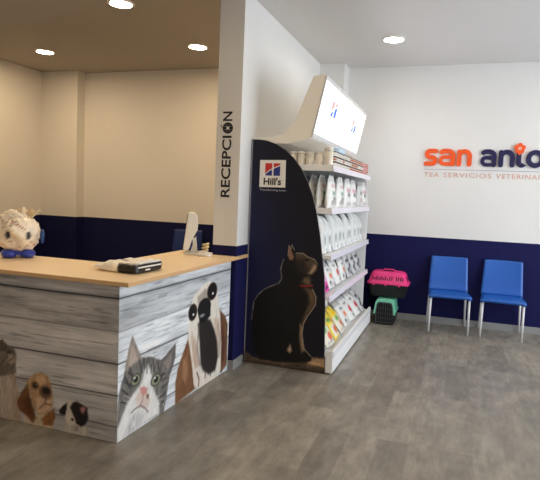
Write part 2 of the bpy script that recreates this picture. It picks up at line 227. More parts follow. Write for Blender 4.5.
ART = json.loads('''{"F":[["poly",[186,160,138],0.012,[[-2.8865,-0.0969],[-2.8577,0.0856],[-2.8293,0.2656],[-2.7562,0.3487],[-2.6844,0.3447],[-2.5678,0.3192],[-2.5468,0.2657],[-2.5342,0.1683],[-2.5165,0.0716],[-2.5108,-0.0275]],0.25,80],["poly",[196,176,158],0.018000000000000002,[[-2.7203,0.2532],[-2.6311,0.2955],[-2.5782,0.2609],[-2.5743,0.1188],[-2.5775,-0.011],[-2.7205,-0.037]],0.2,80],["poly",[120,108,98],0.0105,[[-2.8199,0.3395],[-2.8105,0.4274],[-2.7739,0.5183],[-2.729,0.4813],[-2.6843,0.5085],[-2.6489,0.506],[-2.6172,0.4791],[-2.5683,0.4687],[-2.5508,0.4318],[-2.5576,0.3773],[-2.5504,0.3147],[-2.631,0.2884],[-2.7383,0.2577],[-2.8018,0.2842]],0.35,60],["poly",[95,84,76],0.009000000000000001,[[-2.6843,0.5042],[-2.6595,0.5188],[-2.6454,0.4895],[-2.6172,0.465],[-2.6489,0.4352],[-2.6844,0.4374]],0.3,90],["poly",[70,62,56],0.006,[[-2.6207,0.4504],[-2.5752,0.4509],[-2.5961,0.4311],[-2.6312,0.4319]],0,90],["poly",[170,150,135],0.009000000000000001,[[-2.6136,0.4259],[-2.5647,0.4298],[-2.5576,0.3843],[-2.5959,0.3576],[-2.6223,0.3821]],0,90],["line",[60,50,46],0.004,0.004,[[-2.5682,0.4322],[-2.5785,0.4025],[-2.6135,0.3834]]],["poly",[212,190,158],0.009000000000000001,[[-2.4904,0.069],[-2.4215,0.0457],[-2.3538,0.086],[-2.2618,0.0743],[-2.2608,-0.0233],[-2.4863,-0.0659]],0.2,90],["poly",[150,100,58],0.009000000000000001,[[-2.3202,0.0849],[-2.2542,0.1383],[-2.2486,0.0767],[-2.2695,0.0199],[-2.3364,0.016],[-2.3502,0.0515]],0.3,90],["poly",[192,152,112],0.009000000000000001,[[-2.4656,0.2755],[-2.4232,0.3227],[-2.3559,0.3495],[-2.2974,0.3251],[-2.2787,0.2728],[-2.2682,0.2122],[-2.2708,0.1424],[-2.3169,0.0855],[-2.374,0.0754],[-2.4134,0.1178],[-2.4394,0.184],[-2.4654,0.2333]],0.22,90],["poly",[226,184,138],0.018000000000000002,[[-2.3977,0.3098],[-2.3391,0.3326],[-2.3137,0.295],[-2.3552,0.2537],[-2.3975,0.2749]],0.15,90],["poly",[222,184,148],0.012,[[-2.3968,0.177],[-2.3547,0.1979],[-2.2778,0.1829],[-2.2774,0.1412],[-2.3286,0.0904],[-2.3877,0.0871]],0.15,90],["poly",[118,78,48],0.0105,[[-2.4604,0.258],[-2.5049,0.2044],[-2.5463,0.1307],[-2.5287,0.0809],[-2.4765,0.053],[-2.4178,0.0124],[-2.3942,0.0478],[-2.4185,0.117],[-2.4428,0.1834]],0.4,70],["poly",[98,58,34],0.013499999999999998,[[-2.4994,0.1315],[-2.4651,0.1797],[-2.4392,0.1417],[-2.4216,0.067],[-2.4559,0.0609]],0.4,70],["ell",[120,82,56],0.012,[-2.4041,0.2571],0.0278,0.0243],["ell",[34,24,20],0.007,[-2.4024,0.256],0.0154,0.0147],["ell",[200,190,180],0.002,[-2.3974,0.2624],0.0039,0.0032],["ell",[110,80,64],0.018,[-2.3248,0.2252],0.044,0.0407],["ell",[40,30,28],0.01,[-2.3165,0.2362],0.0303,0.0216],["line",[120,86,66],0.006,0.01,[[-2.3145,0.1962],[-2.3275,0.1522],[-2.3709,0.1139]]],["line",[120,86,66],0.006,0.01,[[-2.3275,0.1522],[-2.2775,0.1524]]],["poly",[206,194,178],0.009000000000000001,[[-2.1745,0.1063],[-2.1812,0.0419],[-2.2055,-0.0049],[-2.2049,-0.0579],[-1.994,-0.0587],[-2.0031,0.0539],[-2.0478,0.0643],[-2.1279,0.125]],0.2,90],["poly",[222,208,190],0.009000000000000001,[[-2.1681,0.186],[-2.1437,0.2037],[-2.1143,0.2045],[-2.1012,0.1401],[-2.1,0.0568],[-2.149,0.0478],[-2.1768,0.0901]],0.15,90],["poly",[34,28,28],0.009000000000000001,[[-2.1166,0.1968],[-2.0863,0.2051],[-2.0559,0.1947],[-2.0123,0.1784],[-2.0054,0.1177],[-2.0227,0.0762],[-2.0586,0.053],[-2.0929,0.0707],[-2.1056,0.1081],[-2.1306,0.1454],[-2.1382,0.1629]],0.5,90],["poly",[30,26,26],0.0075,[[-2.1607,0.1862],[-2.19,0.1613],[-2.2171,0.1304],[-2.2143,0.1077],[-2.1745,0.1063],[-2.165,0.1394]],0.4,90],["poly",[190,130,130],0.012,[[-2.0652,0.1724],[-2.0376,0.1844],[-2.0217,0.1644],[-2.0429,0.1379],[-2.06,0.1474]],0,90],["poly",[150,140,130],0.015,[[-2.1024,0.0511],[-2.0719,0.0536],[-2.0776,0.0244],[-2.102,0.025]],0,90],["ell",[60,52,50],0.005,[-2.12,0.0887],0.0103,0.0088]],"R":[["poly",[150,138,128],0.009000000000000001,[[0.0577,0.4044],[0.0797,0.4818],[0.1021,0.5521],[0.1351,0.6177],[0.1731,0.5575],[0.2122,0.4926],[0.2405,0.45],[0.1943,0.4027]],0.3,90],["poly",[190,172,158],0.015,[[0.0962,0.4312],[0.1138,0.5031],[0.1368,0.5665],[0.1698,0.5037],[0.1979,0.449]],0.2,90],["poly",[104,100,98],0.009000000000000001,[[0.4432,0.3727],[0.5252,0.3929],[0.6455,0.4458],[0.6476,0.3423],[0.611,0.2816],[0.5686,0.2203]],0.3,90],["poly",[146,134,128],0.015,[[0.4867,0.352],[0.5486,0.3658],[0.6046,0.4068],[0.5959,0.3212],[0.5532,0.2723]],0.2,90],["poly",[120,116,112],0.009000000000000001,[[0.1671,0.4341],[0.2324,0.4522],[0.3295,0.4355],[0.4487,0.383],[0.5399,0.2849],[0.5749,0.2219],[0.5532,0.141],[0.5429,0.0918],[0.5095,-0.0012],[0.2351,0.0198],[0.0083,-0.0281],[-0.0028,0.1897],[0.0131,0.2898],[0.035,0.3552],[0.0673,0.4091]],0.5,70],["line",[52,50,50],0.01,0.008,[[0.214,0.4446],[0.2441,0.3561]]],["line",[52,50,50],0.009,0.008,[[0.2597,0.4448],[0.271,0.3642]]],["line",[52,50,50],0.008,0.008,[[0.3072,0.4318],[0.2977,0.3889]]],["line",[52,50,50],0.009,0.008,[[0.3648,0.4111],[0.3802,0.3237]]],["line",[52,50,50],0.009,0.008,[[0.4189,0.3794],[0.4528,0.2936]]],["line",[52,50,50],0.012,0.008,[[0.0683,0.3783],[0.1206,0.3]]],["line",[52,50,50],0.012,0.008,[[0.0412,0.3107],[0.1018,0.2596]]],["line",[52,50,50],0.012,0.008,[[0.0338,0.2371],[0.0782,0.2214]]],["line",[52,50,50],0.012,0.008,[[0.4886,0.1797],[0.5382,0.1897]]],["line",[52,50,50],0.012,0.008,[[0.4758,0.1236],[0.5283,0.1318]]],["line",[52,50,50],0.012,0.008,[[0.463,0.0678],[0.5089,0.0775]]],["line",[52,50,50],0.01,0.008,[[0.1022,0.3987],[0.1436,0.3707]]],["line",[52,50,50],0.01,0.008,[[0.469,0.2717],[0.5156,0.2662]]],["poly",[238,236,232],0.018000000000000002,[[0.271,0.3642],[0.3034,0.3873],[0.3505,0.3408],[0.365,0.2701],[0.3856,0.1966],[0.456,0.0875],[0.4534,0.011],[0.2354,0.0115],[0.0087,-0.0436],[0.0003,0.0823],[0.0509,0.1543],[0.0983,0.2143],[0.1733,0.259],[0.2202,0.2754],[0.2511,0.3138]],0.12,70],["poly",[206,204,204],0.024,[[0.1782,0.1222],[0.288,0.0731],[0.2351,0.0198],[0.1308,-0.0022],[0.0553,0.0135]],0.25,75],["poly",[226,206,196],0.018000000000000002,[[0.2211,0.2511],[0.31,0.2216],[0.3415,0.1447],[0.3147,0.1045],[0.2037,0.1448],[0.1753,0.2029]],0,90],["ell",[56,54,54],0.008,[0.1786,0.33],0.0536,0.0384],["ell",[150,156,128],0.005,[0.1786,0.33],0.0438,0.0313],["ell",[22,24,22],0.003,[0.1807,0.3306],0.0234,0.0192],["ell",[250,250,250],0.003,[0.1677,0.3435],0.0095,0.0057],["ell",[56,54,54],0.008,[0.4065,0.2588],0.0609,0.041],["ell",[150,156,128],0.005,[0.4065,0.2588],0.0498,0.0335],["ell",[22,24,22],0.003,[0.4088,0.2594],0.0266,0.0205],["ell",[250,250,250],0.003,[0.394,0.2734],0.0107,0.0061],["poly",[214,150,142],0.009000000000000001,[[0.2261,0.2607],[0.2641,0.2595],[0.3152,0.2331],[0.2995,0.2054],[0.2664,0.2003],[0.2382,0.2261]],0,90],["line",[150,104,98],0.006,0.006,[[0.2634,0.2078],[0.2568,0.1662],[0.2357,0.1494]]],["line",[120,96,94],0.007,0.008,[[0.1364,0.1347],[0.1774,0.1449],[0.2358,0.1461],[0.2865,0.1115],[0.3217,0.0721]]],["poly",[110,84,70],0.009000000000000001,[[0.2997,0.2004],[0.3284,0.1858],[0.3238,0.1592],[0.3008,0.1721]],0,90],["poly",[128,88,60],0.012,[[0.8396,0.5204],[0.8135,0.4263],[0.7559,0.3513],[0.6862,0.2526],[0.6547,0.1549],[0.663,-0.0046],[0.822,0.0098],[0.9432,0.0208],[0.9451,0.1248],[0.8775,0.2887]],0.35,75],["poly",[160,118,86],0.018000000000000002,[[0.7521,0.283],[0.8047,0.3084],[0.8359,0.1784],[0.8006,0.1083],[0.7511,0.164]],0.2,90],["poly",[116,80,58],0.012,[[1.2929,0.5774],[1.4305,0.4838],[1.4894,0.4028],[1.4942,0.2156],[1.497,0.0508],[1.3862,0.0088],[1.3309,0.0755],[1.3353,0.278],[1.2833,0.4464]],0.35,80],["poly",[92,56,40],0.015,[[1.3519,0.3869],[1.3944,0.4229],[1.4493,0.25],[1.4308,0.0929],[1.3803,0.0841]],0.3,90],["poly",[234,226,214],0.012,[[1.1299,0.8152],[1.2607,0.7473],[1.3002,0.6092],[1.3362,0.5248],[1.3762,0.268],[1.384,0.0371],[1.2794,-0.0221],[1.1184,0.0024],[1.0215,-0.0049],[0.9243,0.0583],[0.8895,0.224],[0.8209,0.4345],[0.8256,0.6231],[0.8828,0.7327],[1.0207,0.797]],0.14,80],["poly",[206,180,160],0.021,[[0.8663,0.4742],[0.9281,0.3987],[1.0001,0.1924],[0.9425,0.1673],[0.8953,0.2634]],0.15,90],["poly",[214,190,172],0.021,[[1.2217,0.5032],[1.3196,0.4834],[1.3472,0.2524],[1.3239,0.1681]],0.15,90],["poly",[176,166,156],0.015,[[0.9411,0.7191],[1.0664,0.7654],[1.1357,0.7338],[1.1267,0.6673],[1.0288,0.6756],[0.9532,0.6599]],0.2,90],["poly",[42,36,36],0.0195,[[0.9625,0.5144],[1.0378,0.5404],[1.1657,0.5037],[1.2378,0.4121],[1.2935,0.3106],[1.3239,0.1681],[1.2828,0.0624],[1.1595,0.0682],[1.0653,0.1268],[1.0265,0.1849],[0.9978,0.361]],0.3,90],["poly",[236,222,212],0.012,[[0.9081,0.1877],[0.9854,0.1546],[1.0425,0.0738],[1.064,0.0134],[1.0038,0.0009],[0.9334,0.045]],0,90],["poly",[230,212,204],0.0105,[[1.094,0.0967],[1.1407,0.0739],[1.153,0.0286],[1.1181,0.0068],[1.0883,0.0488]],0,90],["line",[80,58,50],0.012,0.008,[[0.9695,0.1383],[1.0077,0.0739],[1.0024,0.0226]]],["ell",[22,20,22],0.007,[1.0586,0.6202],0.1076,0.0723],["poly",[22,20,22],0.0105,[[0.9558,0.6185],[1.0293,0.6672],[1.1568,0.6279],[1.1633,0.5365],[1.0841,0.5056],[0.9879,0.5131]],0,90],["ell",[150,150,156],0.008,[1.0276,0.5633],0.0392,0.0125],["ell",[60,44,36],0.006,[1.1821,0.7267],0.0864,0.0706],["ell",[18,14,14],0.004,[1.1821,0.7267],0.0685,0.0594],["ell",[235,235,235],0.003,[1.1938,0.7074],0.014,0.0105],["ell",[60,44,36],0.006,[0.8778,0.617],0.0659,0.0633],["ell",[18,14,14],0.004,[0.8778,0.617],0.0504,0.0527],["ell",[235,235,235],0.003,[0.8879,0.5987],0.0122,0.0098],["line",[40,34,34],0.01,0.008,[[1.1098,0.1288],[1.1055,0.0586]]],["line",[40,34,34],0.01,0.008,[[1.1941,0.1041],[1.1984,0.0432]]],["line",[120,104,96],0.01,0.02,[[0.9896,0.4879],[0.9561,0.3505],[1.0089,0.19]]],["line",[150,132,120],0.012,0.02,[[1.3031,0.4422],[1.3539,0.2961],[1.3442,0.1626]]],["line",[246,244,240],0.002,0.003,[[0.2242,0.1697],[0.0718,0.2668]]],["line",[246,244,240],0.002,0.003,[[0.2191,0.1618],[0.0581,0.2377]]],["line",[246,244,240],0.002,0.003,[[0.2195,0.152],[0.074,0.1982]]],["line",[246,244,240],0.002,0.003,[[0.3418,0.1363],[0.4967,0.139]]],["line",[246,244,240],0.002,0.003,[[0.3482,0.1224],[0.5237,0.095]]],["line",[246,244,240],0.002,0.003,[[0.3429,0.1109],[0.5066,0.0591]]],["line",[44,42,42],0.007,0.01,[[0.1164,0.4253],[0.1502,0.3295]]],["line",[44,42,42],0.007,0.01,[[0.2982,0.3757],[0.2998,0.3362]]],["line",[44,42,42],0.007,0.01,[[0.3491,0.3742],[0.3456,0.3224]]],["line",[44,42,42],0.007,0.01,[[0.49,0.2825],[0.4741,0.2273]]],["line",[44,42,42],0.007,0.01,[[0.0693,0.3474],[0.1356,0.3076]]],["line",[44,42,42],0.007,0.01,[[0.4924,0.2301],[0.536,0.2339]]]],"P":[["poly",[96,80,62],0.018000000000000002,[[-1.7037,0.1068],[-1.6272,0.0605],[-1.5678,0.0547],[-1.2229,0.0647],[-1.0956,0.083],[-0.9646,0.1397],[-0.9548,-0.0489],[-1.7183,-0.0523]],0.7,10],["poly",[60,50,42],0.03,[[-1.6997,0.0076],[-1.3053,0.0139],[-1.1651,0.029],[-0.959,0.0321],[-0.9548,-0.0489],[-1.7171,-0.0808]],0.6,10],["poly",[186,150,112],0.018000000000000002,[[-1.0923,0.1272],[-0.9724,0.1332],[-0.9685,0.0578],[-1.125,0.0623]],0.5,10],["line",[210,200,186],0.01,0.007,[[-1.6472,0.3966],[-1.6331,0.5521],[-1.5977,0.6169],[-1.5474,0.6663],[-1.4799,0.7059],[-1.4125,0.7342],[-1.3836,0.7832],[-1.3986,0.8634],[-1.3769,0.9438]]],["poly",[22,20,20],0.0075,[[-1.3416,0.9721],[-1.3414,1.0264],[-1.3351,1.0729],[-1.3166,1.039],[-1.3087,1.0788],[-1.2887,1.0411],[-1.2678,1.013],[-1.2067,1.0149],[-1.1787,1.0063],[-1.1555,0.984],[-1.1083,0.9716],[-1.0912,0.957],[-1.0804,0.9312],[-1.0842,0.8988],[-1.1029,0.8637],[-1.1292,0.8413],[-1.1382,0.8001],[-1.1247,0.7502],[-1.1107,0.7145],[-1.0776,0.6509],[-1.0796,0.5837],[-1.1123,0.5263],[-1.1459,0.4847],[-1.1682,0.4333],[-1.1794,0.3776],[-1.1839,0.3007],[-1.1527,0.1735],[-1.0929,0.1381],[-1.091,0.1001],[-1.2229,0.0647],[-1.4215,0.0473],[-1.5676,0.0519],[-1.611,0.0996],[-1.6414,0.2566],[-1.6478,0.4106],[-1.6331,0.5521],[-1.5977,0.6169],[-1.5474,0.6663],[-1.4799,0.7059],[-1.4125,0.7342],[-1.3836,0.7832],[-1.3986,0.8634],[-1.3794,0.9382],[-1.3496,0.9621]],0.35,90],["poly",[86,72,60],0.018000000000000002,[[-1.2757,1.0043],[-1.2066,1.0122],[-1.1582,0.9811],[-1.1081,0.9663],[-1.0855,0.9254],[-1.093,0.8846],[-1.136,0.8407],[-1.1848,0.8498],[-1.2289,0.9],[-1.2662,0.951]],0.3,90],["poly",[48,38,32],0.03,[[-1.2599,0.965],[-1.2045,0.9694],[-1.1743,0.918],[-1.1442,0.8668],[-1.1979,0.8352],[-1.2408,0.8585],[-1.2719,0.9235]],0.3,90],["poly",[190,160,130],0.018000000000000002,[[-1.1086,0.9235],[-1.084,0.9228],[-1.0904,0.8875],[-1.1225,0.8445],[-1.1501,0.8461],[-1.1247,0.8886]],0.2,90],["line",[196,176,150],0.006,0.005,[[-1.2677,1.0103],[-1.2066,1.0122],[-1.1639,0.986],[-1.1083,0.9703],[-1.0835,0.9389]]],["poly",[150,110,86],0.009000000000000001,[[-1.3374,0.9725],[-1.3357,1.0268],[-1.3301,1.057],[-1.3043,1.0156],[-1.2856,0.9765],[-1.2955,0.9487],[-1.3221,0.9466]],0.2,90],["line",[220,196,170],0.004,0.004,[[-1.3395,0.9859],[-1.3351,1.0729],[-1.3166,1.039],[-1.3087,1.0788],[-1.2856,1.0359]]],["poly",[112,90,70],0.021,[[-1.1897,0.8089],[-1.1394,0.8242],[-1.1247,0.7502],[-1.1659,0.7462],[-1.2085,0.7666]],0.25,90],["poly",[104,82,62],0.024,[[-1.1851,0.7207],[-1.1107,0.7145],[-1.0776,0.6509],[-1.0823,0.5834],[-1.118,0.5311],[-1.1485,0.4817],[-1.1754,0.4107],[-1.1975,0.4081],[-1.1659,0.4987],[-1.132,0.5915],[-1.1469,0.6707]],0.25,90],["poly",[150,122,94],0.015,[[-1.2058,0.4071],[-1.1796,0.383],[-1.1839,0.3007],[-1.1527,0.1735],[-1.1826,0.1585],[-1.2061,0.2979]],0.25,90],["poly",[196,164,130],0.015,[[-1.3121,0.1601],[-1.2864,0.216],[-1.2671,0.1662],[-1.2827,0.1364]],0.2,90],["line",[214,196,168],0.005,0.005,[[-1.1107,0.7145],[-1.0776,0.6509],[-1.0796,0.5837],[-1.1174,0.5203],[-1.1481,0.4736],[-1.1754,0.4107],[-1.1853,0.3278],[-1.1621,0.1942],[-1.0983,0.1373]]],["line",[170,50,40],0.012,0.006,[[-1.2181,0.7358],[-1.1654,0.7368],[-1.1134,0.7458]]],["ell",[20,16,16],0.004,[-1.1737,0.9611],0.0192,0.0102]]}''')

# ================================================================== dimensions (metres; camera stands at x=0, y=0)
H = 3.128                      # ceiling
NAVY = 1.057                   # top of the navy band
BB = 0.08                      # baseboard height
YS = 6.915                     # sign wall
YR = 6.64                      # reception back wall
XP0, XP1, YP = -1.935, -1.718, 4.155   # partition wall: faces and end
XL = -5.825                    # reception left wall
XR = 3.4                       # shop-window side

# ================================================================== materials
def wall_mat(name, white, navy):
    m, nt, b = newmat(name)
    g = nt.nodes.new('ShaderNodeNewGeometry'); sp = nt.nodes.new('ShaderNodeSeparateXYZ')
    nt.links.new(g.outputs['Position'], sp.inputs[0])
    gt = nt.nodes.new('ShaderNodeMath'); gt.operation = 'GREATER_THAN'; gt.inputs[1].default_value = NAVY
    nt.links.new(sp.outputs['Z'], gt.inputs[0])
    mx = nt.nodes.new('ShaderNodeMix'); mx.data_type = 'RGBA'
    mx.inputs[6].default_value = lin(navy)+[1]; mx.inputs[7].default_value = lin(white)+[1]
    nt.links.new(gt.outputs[0], mx.inputs[0])
    n = nt.nodes.new('ShaderNodeTexNoise'); n.inputs['Scale'].default_value = 1.3; n.inputs['Detail'].default_value = 5
    nt.links.new(g.outputs['Position'], n.inputs['Vector'])
    mr = nt.nodes.new('ShaderNodeMapRange'); mr.inputs[3].default_value = .95; mr.inputs[4].default_value = 1.04
    nt.links.new(n.outputs['Fac'], mr.inputs[0])
    mu = nt.nodes.new('ShaderNodeMix'); mu.data_type = 'RGBA'; mu.blend_type = 'MULTIPLY'; mu.inputs[0].default_value = 1
    nt.links.new(mx.outputs[2], mu.inputs[6]); nt.links.new(mr.outputs[0], mu.inputs[7])
    nt.links.new(mu.outputs[2], b.inputs['Base Color'])
    b.inputs['Roughness'].default_value = .75; b.inputs['Specular IOR Level'].default_value = .25
    n2 = nt.nodes.new('ShaderNodeTexNoise'); n2.inputs['Scale'].default_value = 180
    nt.links.new(g.outputs['Position'], n2.inputs['Vector'])
    bp = nt.nodes.new('ShaderNodeBump'); bp.inputs['Strength'].default_value = .06; bp.inputs['Distance'].default_value = .004
    nt.links.new(n2.outputs['Fac'], bp.inputs['Height']); nt.links.new(bp.outputs['Normal'], b.inputs['Normal'])
    return m
M_wall = wall_mat('wall_paint', (228,227,225), (15,16,72))
M_wall_l = wall_mat('wall_paint_warm_lit', (226,220,210), (12,16,62))  # wall paint with the warm reception lamplight put into its colour
M_ceil = mat('ceiling_paint', (214,212,210), .85, var=.02, scale=2)
M_ceil_r = mat('ceiling_paint_dim_warm_lit', (176,166,152), .85, var=.02, scale=2)  # browner copy of the ceiling paint, dim warm light put into the colour
M_base = mat('grey_baseboard', (150,150,150), .45, var=.06, scale=6)

def floor_mat():
    m, nt, b = newmat('vinyl_plank_floor')
    g = nt.nodes.new('ShaderNodeNewGeometry')
    sp = nt.nodes.new('ShaderNodeSeparateXYZ'); nt.links.new(g.outputs['Position'], sp.inputs[0])
    cb = nt.nodes.new('ShaderNodeCombineXYZ')
    nt.links.new(sp.outputs['Y'], cb.inputs[0]); nt.links.new(sp.outputs['X'], cb.inputs[1])
    br = nt.nodes.new('ShaderNodeTexBrick'); br.offset = .37; br.offset_frequency = 2
    br.inputs['Scale'].default_value = 1; br.inputs['Brick Width'].default_value = .92; br.inputs['Row Height'].default_value = .184
    br.inputs['Mortar Size'].default_value = .0; br.inputs['Mortar Smooth'].default_value = .4; br.inputs['Bias'].default_value = 0
    br.inputs['Color1'].default_value = lin((126,120,110))+[1]; br.inputs['Color2'].default_value = lin((150,143,131))+[1]
    br.inputs['Mortar'].default_value = lin((92,88,80))+[1]
    nt.links.new(cb.outputs[0], br.inputs['Vector'])
    def noise(sx, sy, detail, lo, hi, sc=1.0):
        mp = nt.nodes.new('ShaderNodeMapping'); mp.inputs['Scale'].default_value = (sx, sy, 1)
        nt.links.new(g.outputs['Position'], mp.inputs['Vector'])
        n = nt.nodes.new('ShaderNodeTexNoise'); n.inputs['Scale'].default_value = sc; n.inputs['Detail'].default_value = detail; n.inputs['Roughness'].default_value = .65
        nt.links.new(mp.outputs[0], n.inputs['Vector'])
        r = nt.nodes.new('ShaderNodeMapRange'); r.inputs[1].default_value = .3; r.inputs[2].default_value = .7; r.inputs[3].default_value = lo; r.inputs[4].default_value = hi
        nt.links.new(n.outputs['Fac'], r.inputs[0]); return r
    a = noise(30, 5, 3, .88, 1.12); c = noise(9, 4, 6, .70, 1.30)
    m1 = nt.nodes.new('ShaderNodeMath'); m1.operation = 'MULTIPLY'
    nt.links.new(a.outputs[0], m1.inputs[0]); nt.links.new(c.outputs[0], m1.inputs[1])
    mu = nt.nodes.new('ShaderNodeMix'); mu.data_type = 'RGBA'; mu.blend_type = 'MULTIPLY'; mu.inputs[0].default_value = 1
    nt.links.new(br.outputs['Color'], mu.inputs[6]); nt.links.new(m1.outputs[0], mu.inputs[7])
    nt.links.new(mu.outputs[2], b.inputs['Base Color'])
    rr = noise(5, 2, 4, .30, .42); nt.links.new(rr.outputs[0], b.inputs['Roughness'])
    b.inputs['Specular IOR Level'].default_value = .5
    return m
M_floor = floor_mat()

def wood_mat():
    m, nt, b = newmat('beech_worktop')
    tc = nt.nodes.new('ShaderNodeTexCoord'); mp = nt.nodes.new('ShaderNodeMapping'); mp.inputs['Scale'].default_value = (2, 28, 8)
    nt.links.new(tc.outputs['Object'], mp.inputs['Vector'])
    n = nt.nodes.new('ShaderNodeTexNoise'); n.inputs['Scale'].default_value = 2; n.inputs['Detail'].default_value = 5
    nt.links.new(mp.outputs[0], n.inputs['Vector'])
    r = nt.nodes.new('ShaderNodeMix'); r.data_type = 'RGBA'
    r.inputs[6].default_value = lin((238,208,166))+[1]; r.inputs[7].default_value = lin((250,226,188))+[1]
    nt.links.new(n.outputs['Fac'], r.inputs[0]); nt.links.new(r.outputs[2], b.inputs['Base Color'])
    b.inputs['Roughness'].default_value = .38
    return m
M_wood = wood_mat()
M_woodedge = mat('worktop_edge', (224,180,130), .45, var=.08, scale=20)
M_print = vcol_mat('printed_vinyl', .5, .35)
M_panel = vcol_mat('printed_panel', .55, .25)
M_dark = mat('near_black', (22,22,26), .5)
M_white = mat('white_painted_metal', (246,246,246), .4, var=.02)
M_rail = mat('price_rail_plastic', (230,226,236), .3, var=.04, scale=20)
M_back = mat('shelf_back_panel', (92,90,88), .6, var=.05)
M_grey = mat('grey_laminate', (120,112,106), .6)
M_orange = mat('orange_letter', (240,88,28), .4, var=.03)
M_navyl = mat('navy_letter', (24,20,72), .4, var=.05)
M_tag = mat('tagline_print', (214,160,140), .5, var=.03)
M_rule = mat('rule_print', (120,120,150), .5)
M_black = mat('black_vinyl_lettering', (26,26,34), .5)
M_red = mat('emblem_red', (206,44,40), .45)
M_blue = mat('emblem_blue', (38,48,132), .45)
M_plate = mat('emblem_white', (240,236,228), .45, var=.02)
M_slogan = mat('slogan_white', (188,190,200), .5)
M_chair = mat('blue_moulded_plastic', (34,94,180), .34, var=.05, scale=3)
M_steel = mat('brushed_aluminium', (226,226,228), .35, .0, var=.05)
M_pink = mat('pink_plastic', (240,58,132), .38, var=.04)
M_mint = mat('mint_plastic', (128,212,180), .4, var=.04)
M_charcoal = mat('charcoal_plastic', (30,31,34), .5, var=.1)
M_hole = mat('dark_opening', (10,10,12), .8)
M_wire = mat('door_wire', (96,100,102), .35, .4)

# ================================================================== room shell
def wbox(name, *a, m=M_wall):
    b = MB(); b.box(*a); return struct(b.build(name, m))
wbox('floor', XL-.2, XR+.2, -2.2, YS+.2, -.1, 0, m=M_floor)
wbox('ceiling', XP1, XR+.2, -2.2, YS+.2, H, H+.1, m=M_ceil)
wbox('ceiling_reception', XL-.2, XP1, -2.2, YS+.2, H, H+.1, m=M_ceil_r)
wbox('wall_back_right', XP1, XR+.2, YS, YS+.2, 0, H)
wbox('wall_back_left', XL-.2, XP0, YR, YR+.2, 0, H, m=M_wall_l)
wbox('wall_left', XL-.2, XL, -2.2, YR, 0, H, m=M_wall_l)
wbox('wall_left_corner', XL, -5.2, 6.47, YR, 0, H, m=M_wall_l)
wbox('wall_middle', XP0, XP1, YP, YS+.2, 0, H)
wbox('wall_right_corner', XP1, -1.4065, 6.63, YS, 0, H)
wbox('wall_right', XR, XR+.2, 6.7, YS, 0, H)
# baseboards
wbox('baseboard_back_right', -1.4065, XR, YS-.012, YS, 0, BB, m=M_base)
b = MB(); b.box(XP0-.012, XP1+.012, YP-.012, YP, 0, BB); b.box(XP1, XP1+.012, YP, 4.36, 0, BB)
struct(b.build('baseboard_middle', M_base))
wbox('baseboard_left', XL, XL+.012, -2.2, 6.47, 0, BB, m=M_base)
wbox('baseboard_back_left', -5.2, XP0, YR-.012, YR, 0, BB, m=M_base)

# RECEPCION lettering running up the end of the partition
t = thing('vertical_sign', 'black vertical lettering reading RECEPCIÓN on the end of the partition wall', 'sign', (-1.838, YP, 1.46))
Mv = frame((-1.797, YP-.001, 1.457), (0,0,1), (-1,0,0))   # text runs upward, letter tops towards -x
def vtext(body, z0, z1, name='lettering'):
    o = text_mesh(name, body, .118, .001, M_black, Matrix.Identity(4), t, offset=.0022)
    me = o.data
    org = Vector(parent_origin(t)); me.transform(Matrix.Translation(org))
    xs = [v.co.x for v in me.vertices]; ys = [v.co.y for v in me.vertices]
    sx = (z1-z0)/(max(xs)-min(xs)); sy = .083/(max(ys)-min(ys))
    me.transform(Matrix.Translation((-min(xs), -min(ys), 0))); me.transform(Matrix.Diagonal((sx, sy, 1, 1)))
    me.transform(frame((-1.797, YP-.0015, z0), (0,0,1), (-1,0,0))); me.transform(Matrix.Translation(-org))
    return o
vtext('RECEPCI', 1.461, 1.968); vtext('N', 2.088, 2.165)
b = MB()
cx, cz = -1.834, 2.031
def disc(b, cx, cz, r0, r1, y0, y1, mi=0, n=28):
    for i in range(n):
        a0, a1 = 2*math.pi*i/n, 2*math.pi*(i+1)/n
        pts = [(cx+r1*math.cos(a0), cz+r1*math.sin(a0)), (cx+r1*math.cos(a1), cz+r1*math.sin(a1)), (cx+r0*math.cos(a1), cz+r0*math.sin(a1)), (cx+r0*math.cos(a0), cz+r0*math.sin(a0))]
        b.prism(pts, y0, y1, 'y', mi)
disc(b, cx, cz, .034, .046, YP-.003, YP)
b.box(cx-.011, cx+.011, YP-.003, YP, cz-.036, cz-.013); b.box(cx-.011, cx+.011, YP-.003, YP, cz+.013, cz+.036)
b.box(cx-.036, cx-.013, YP-.003, YP, cz-.011, cz+.011); b.box(cx+.013, cx+.036, YP-.003, YP, cz-.011, cz+.011)
for a in range(4):
    an = math.pi/4+a*math.pi/2; disc(b, cx+.0285*math.cos(an), cz+.0285*math.sin(an), .0, .0085, YP-.003, YP, n=8)
b.prism([(cx-.055, cz+.004), (cx-.049, cz), (cx-.062, cz+.03), (cx-.068, cz+.026)], YP-.003, YP, 'y')
part_label(b.build('round_emblem', M_black, t), 'letter O drawn as a ring holding a dark cross')

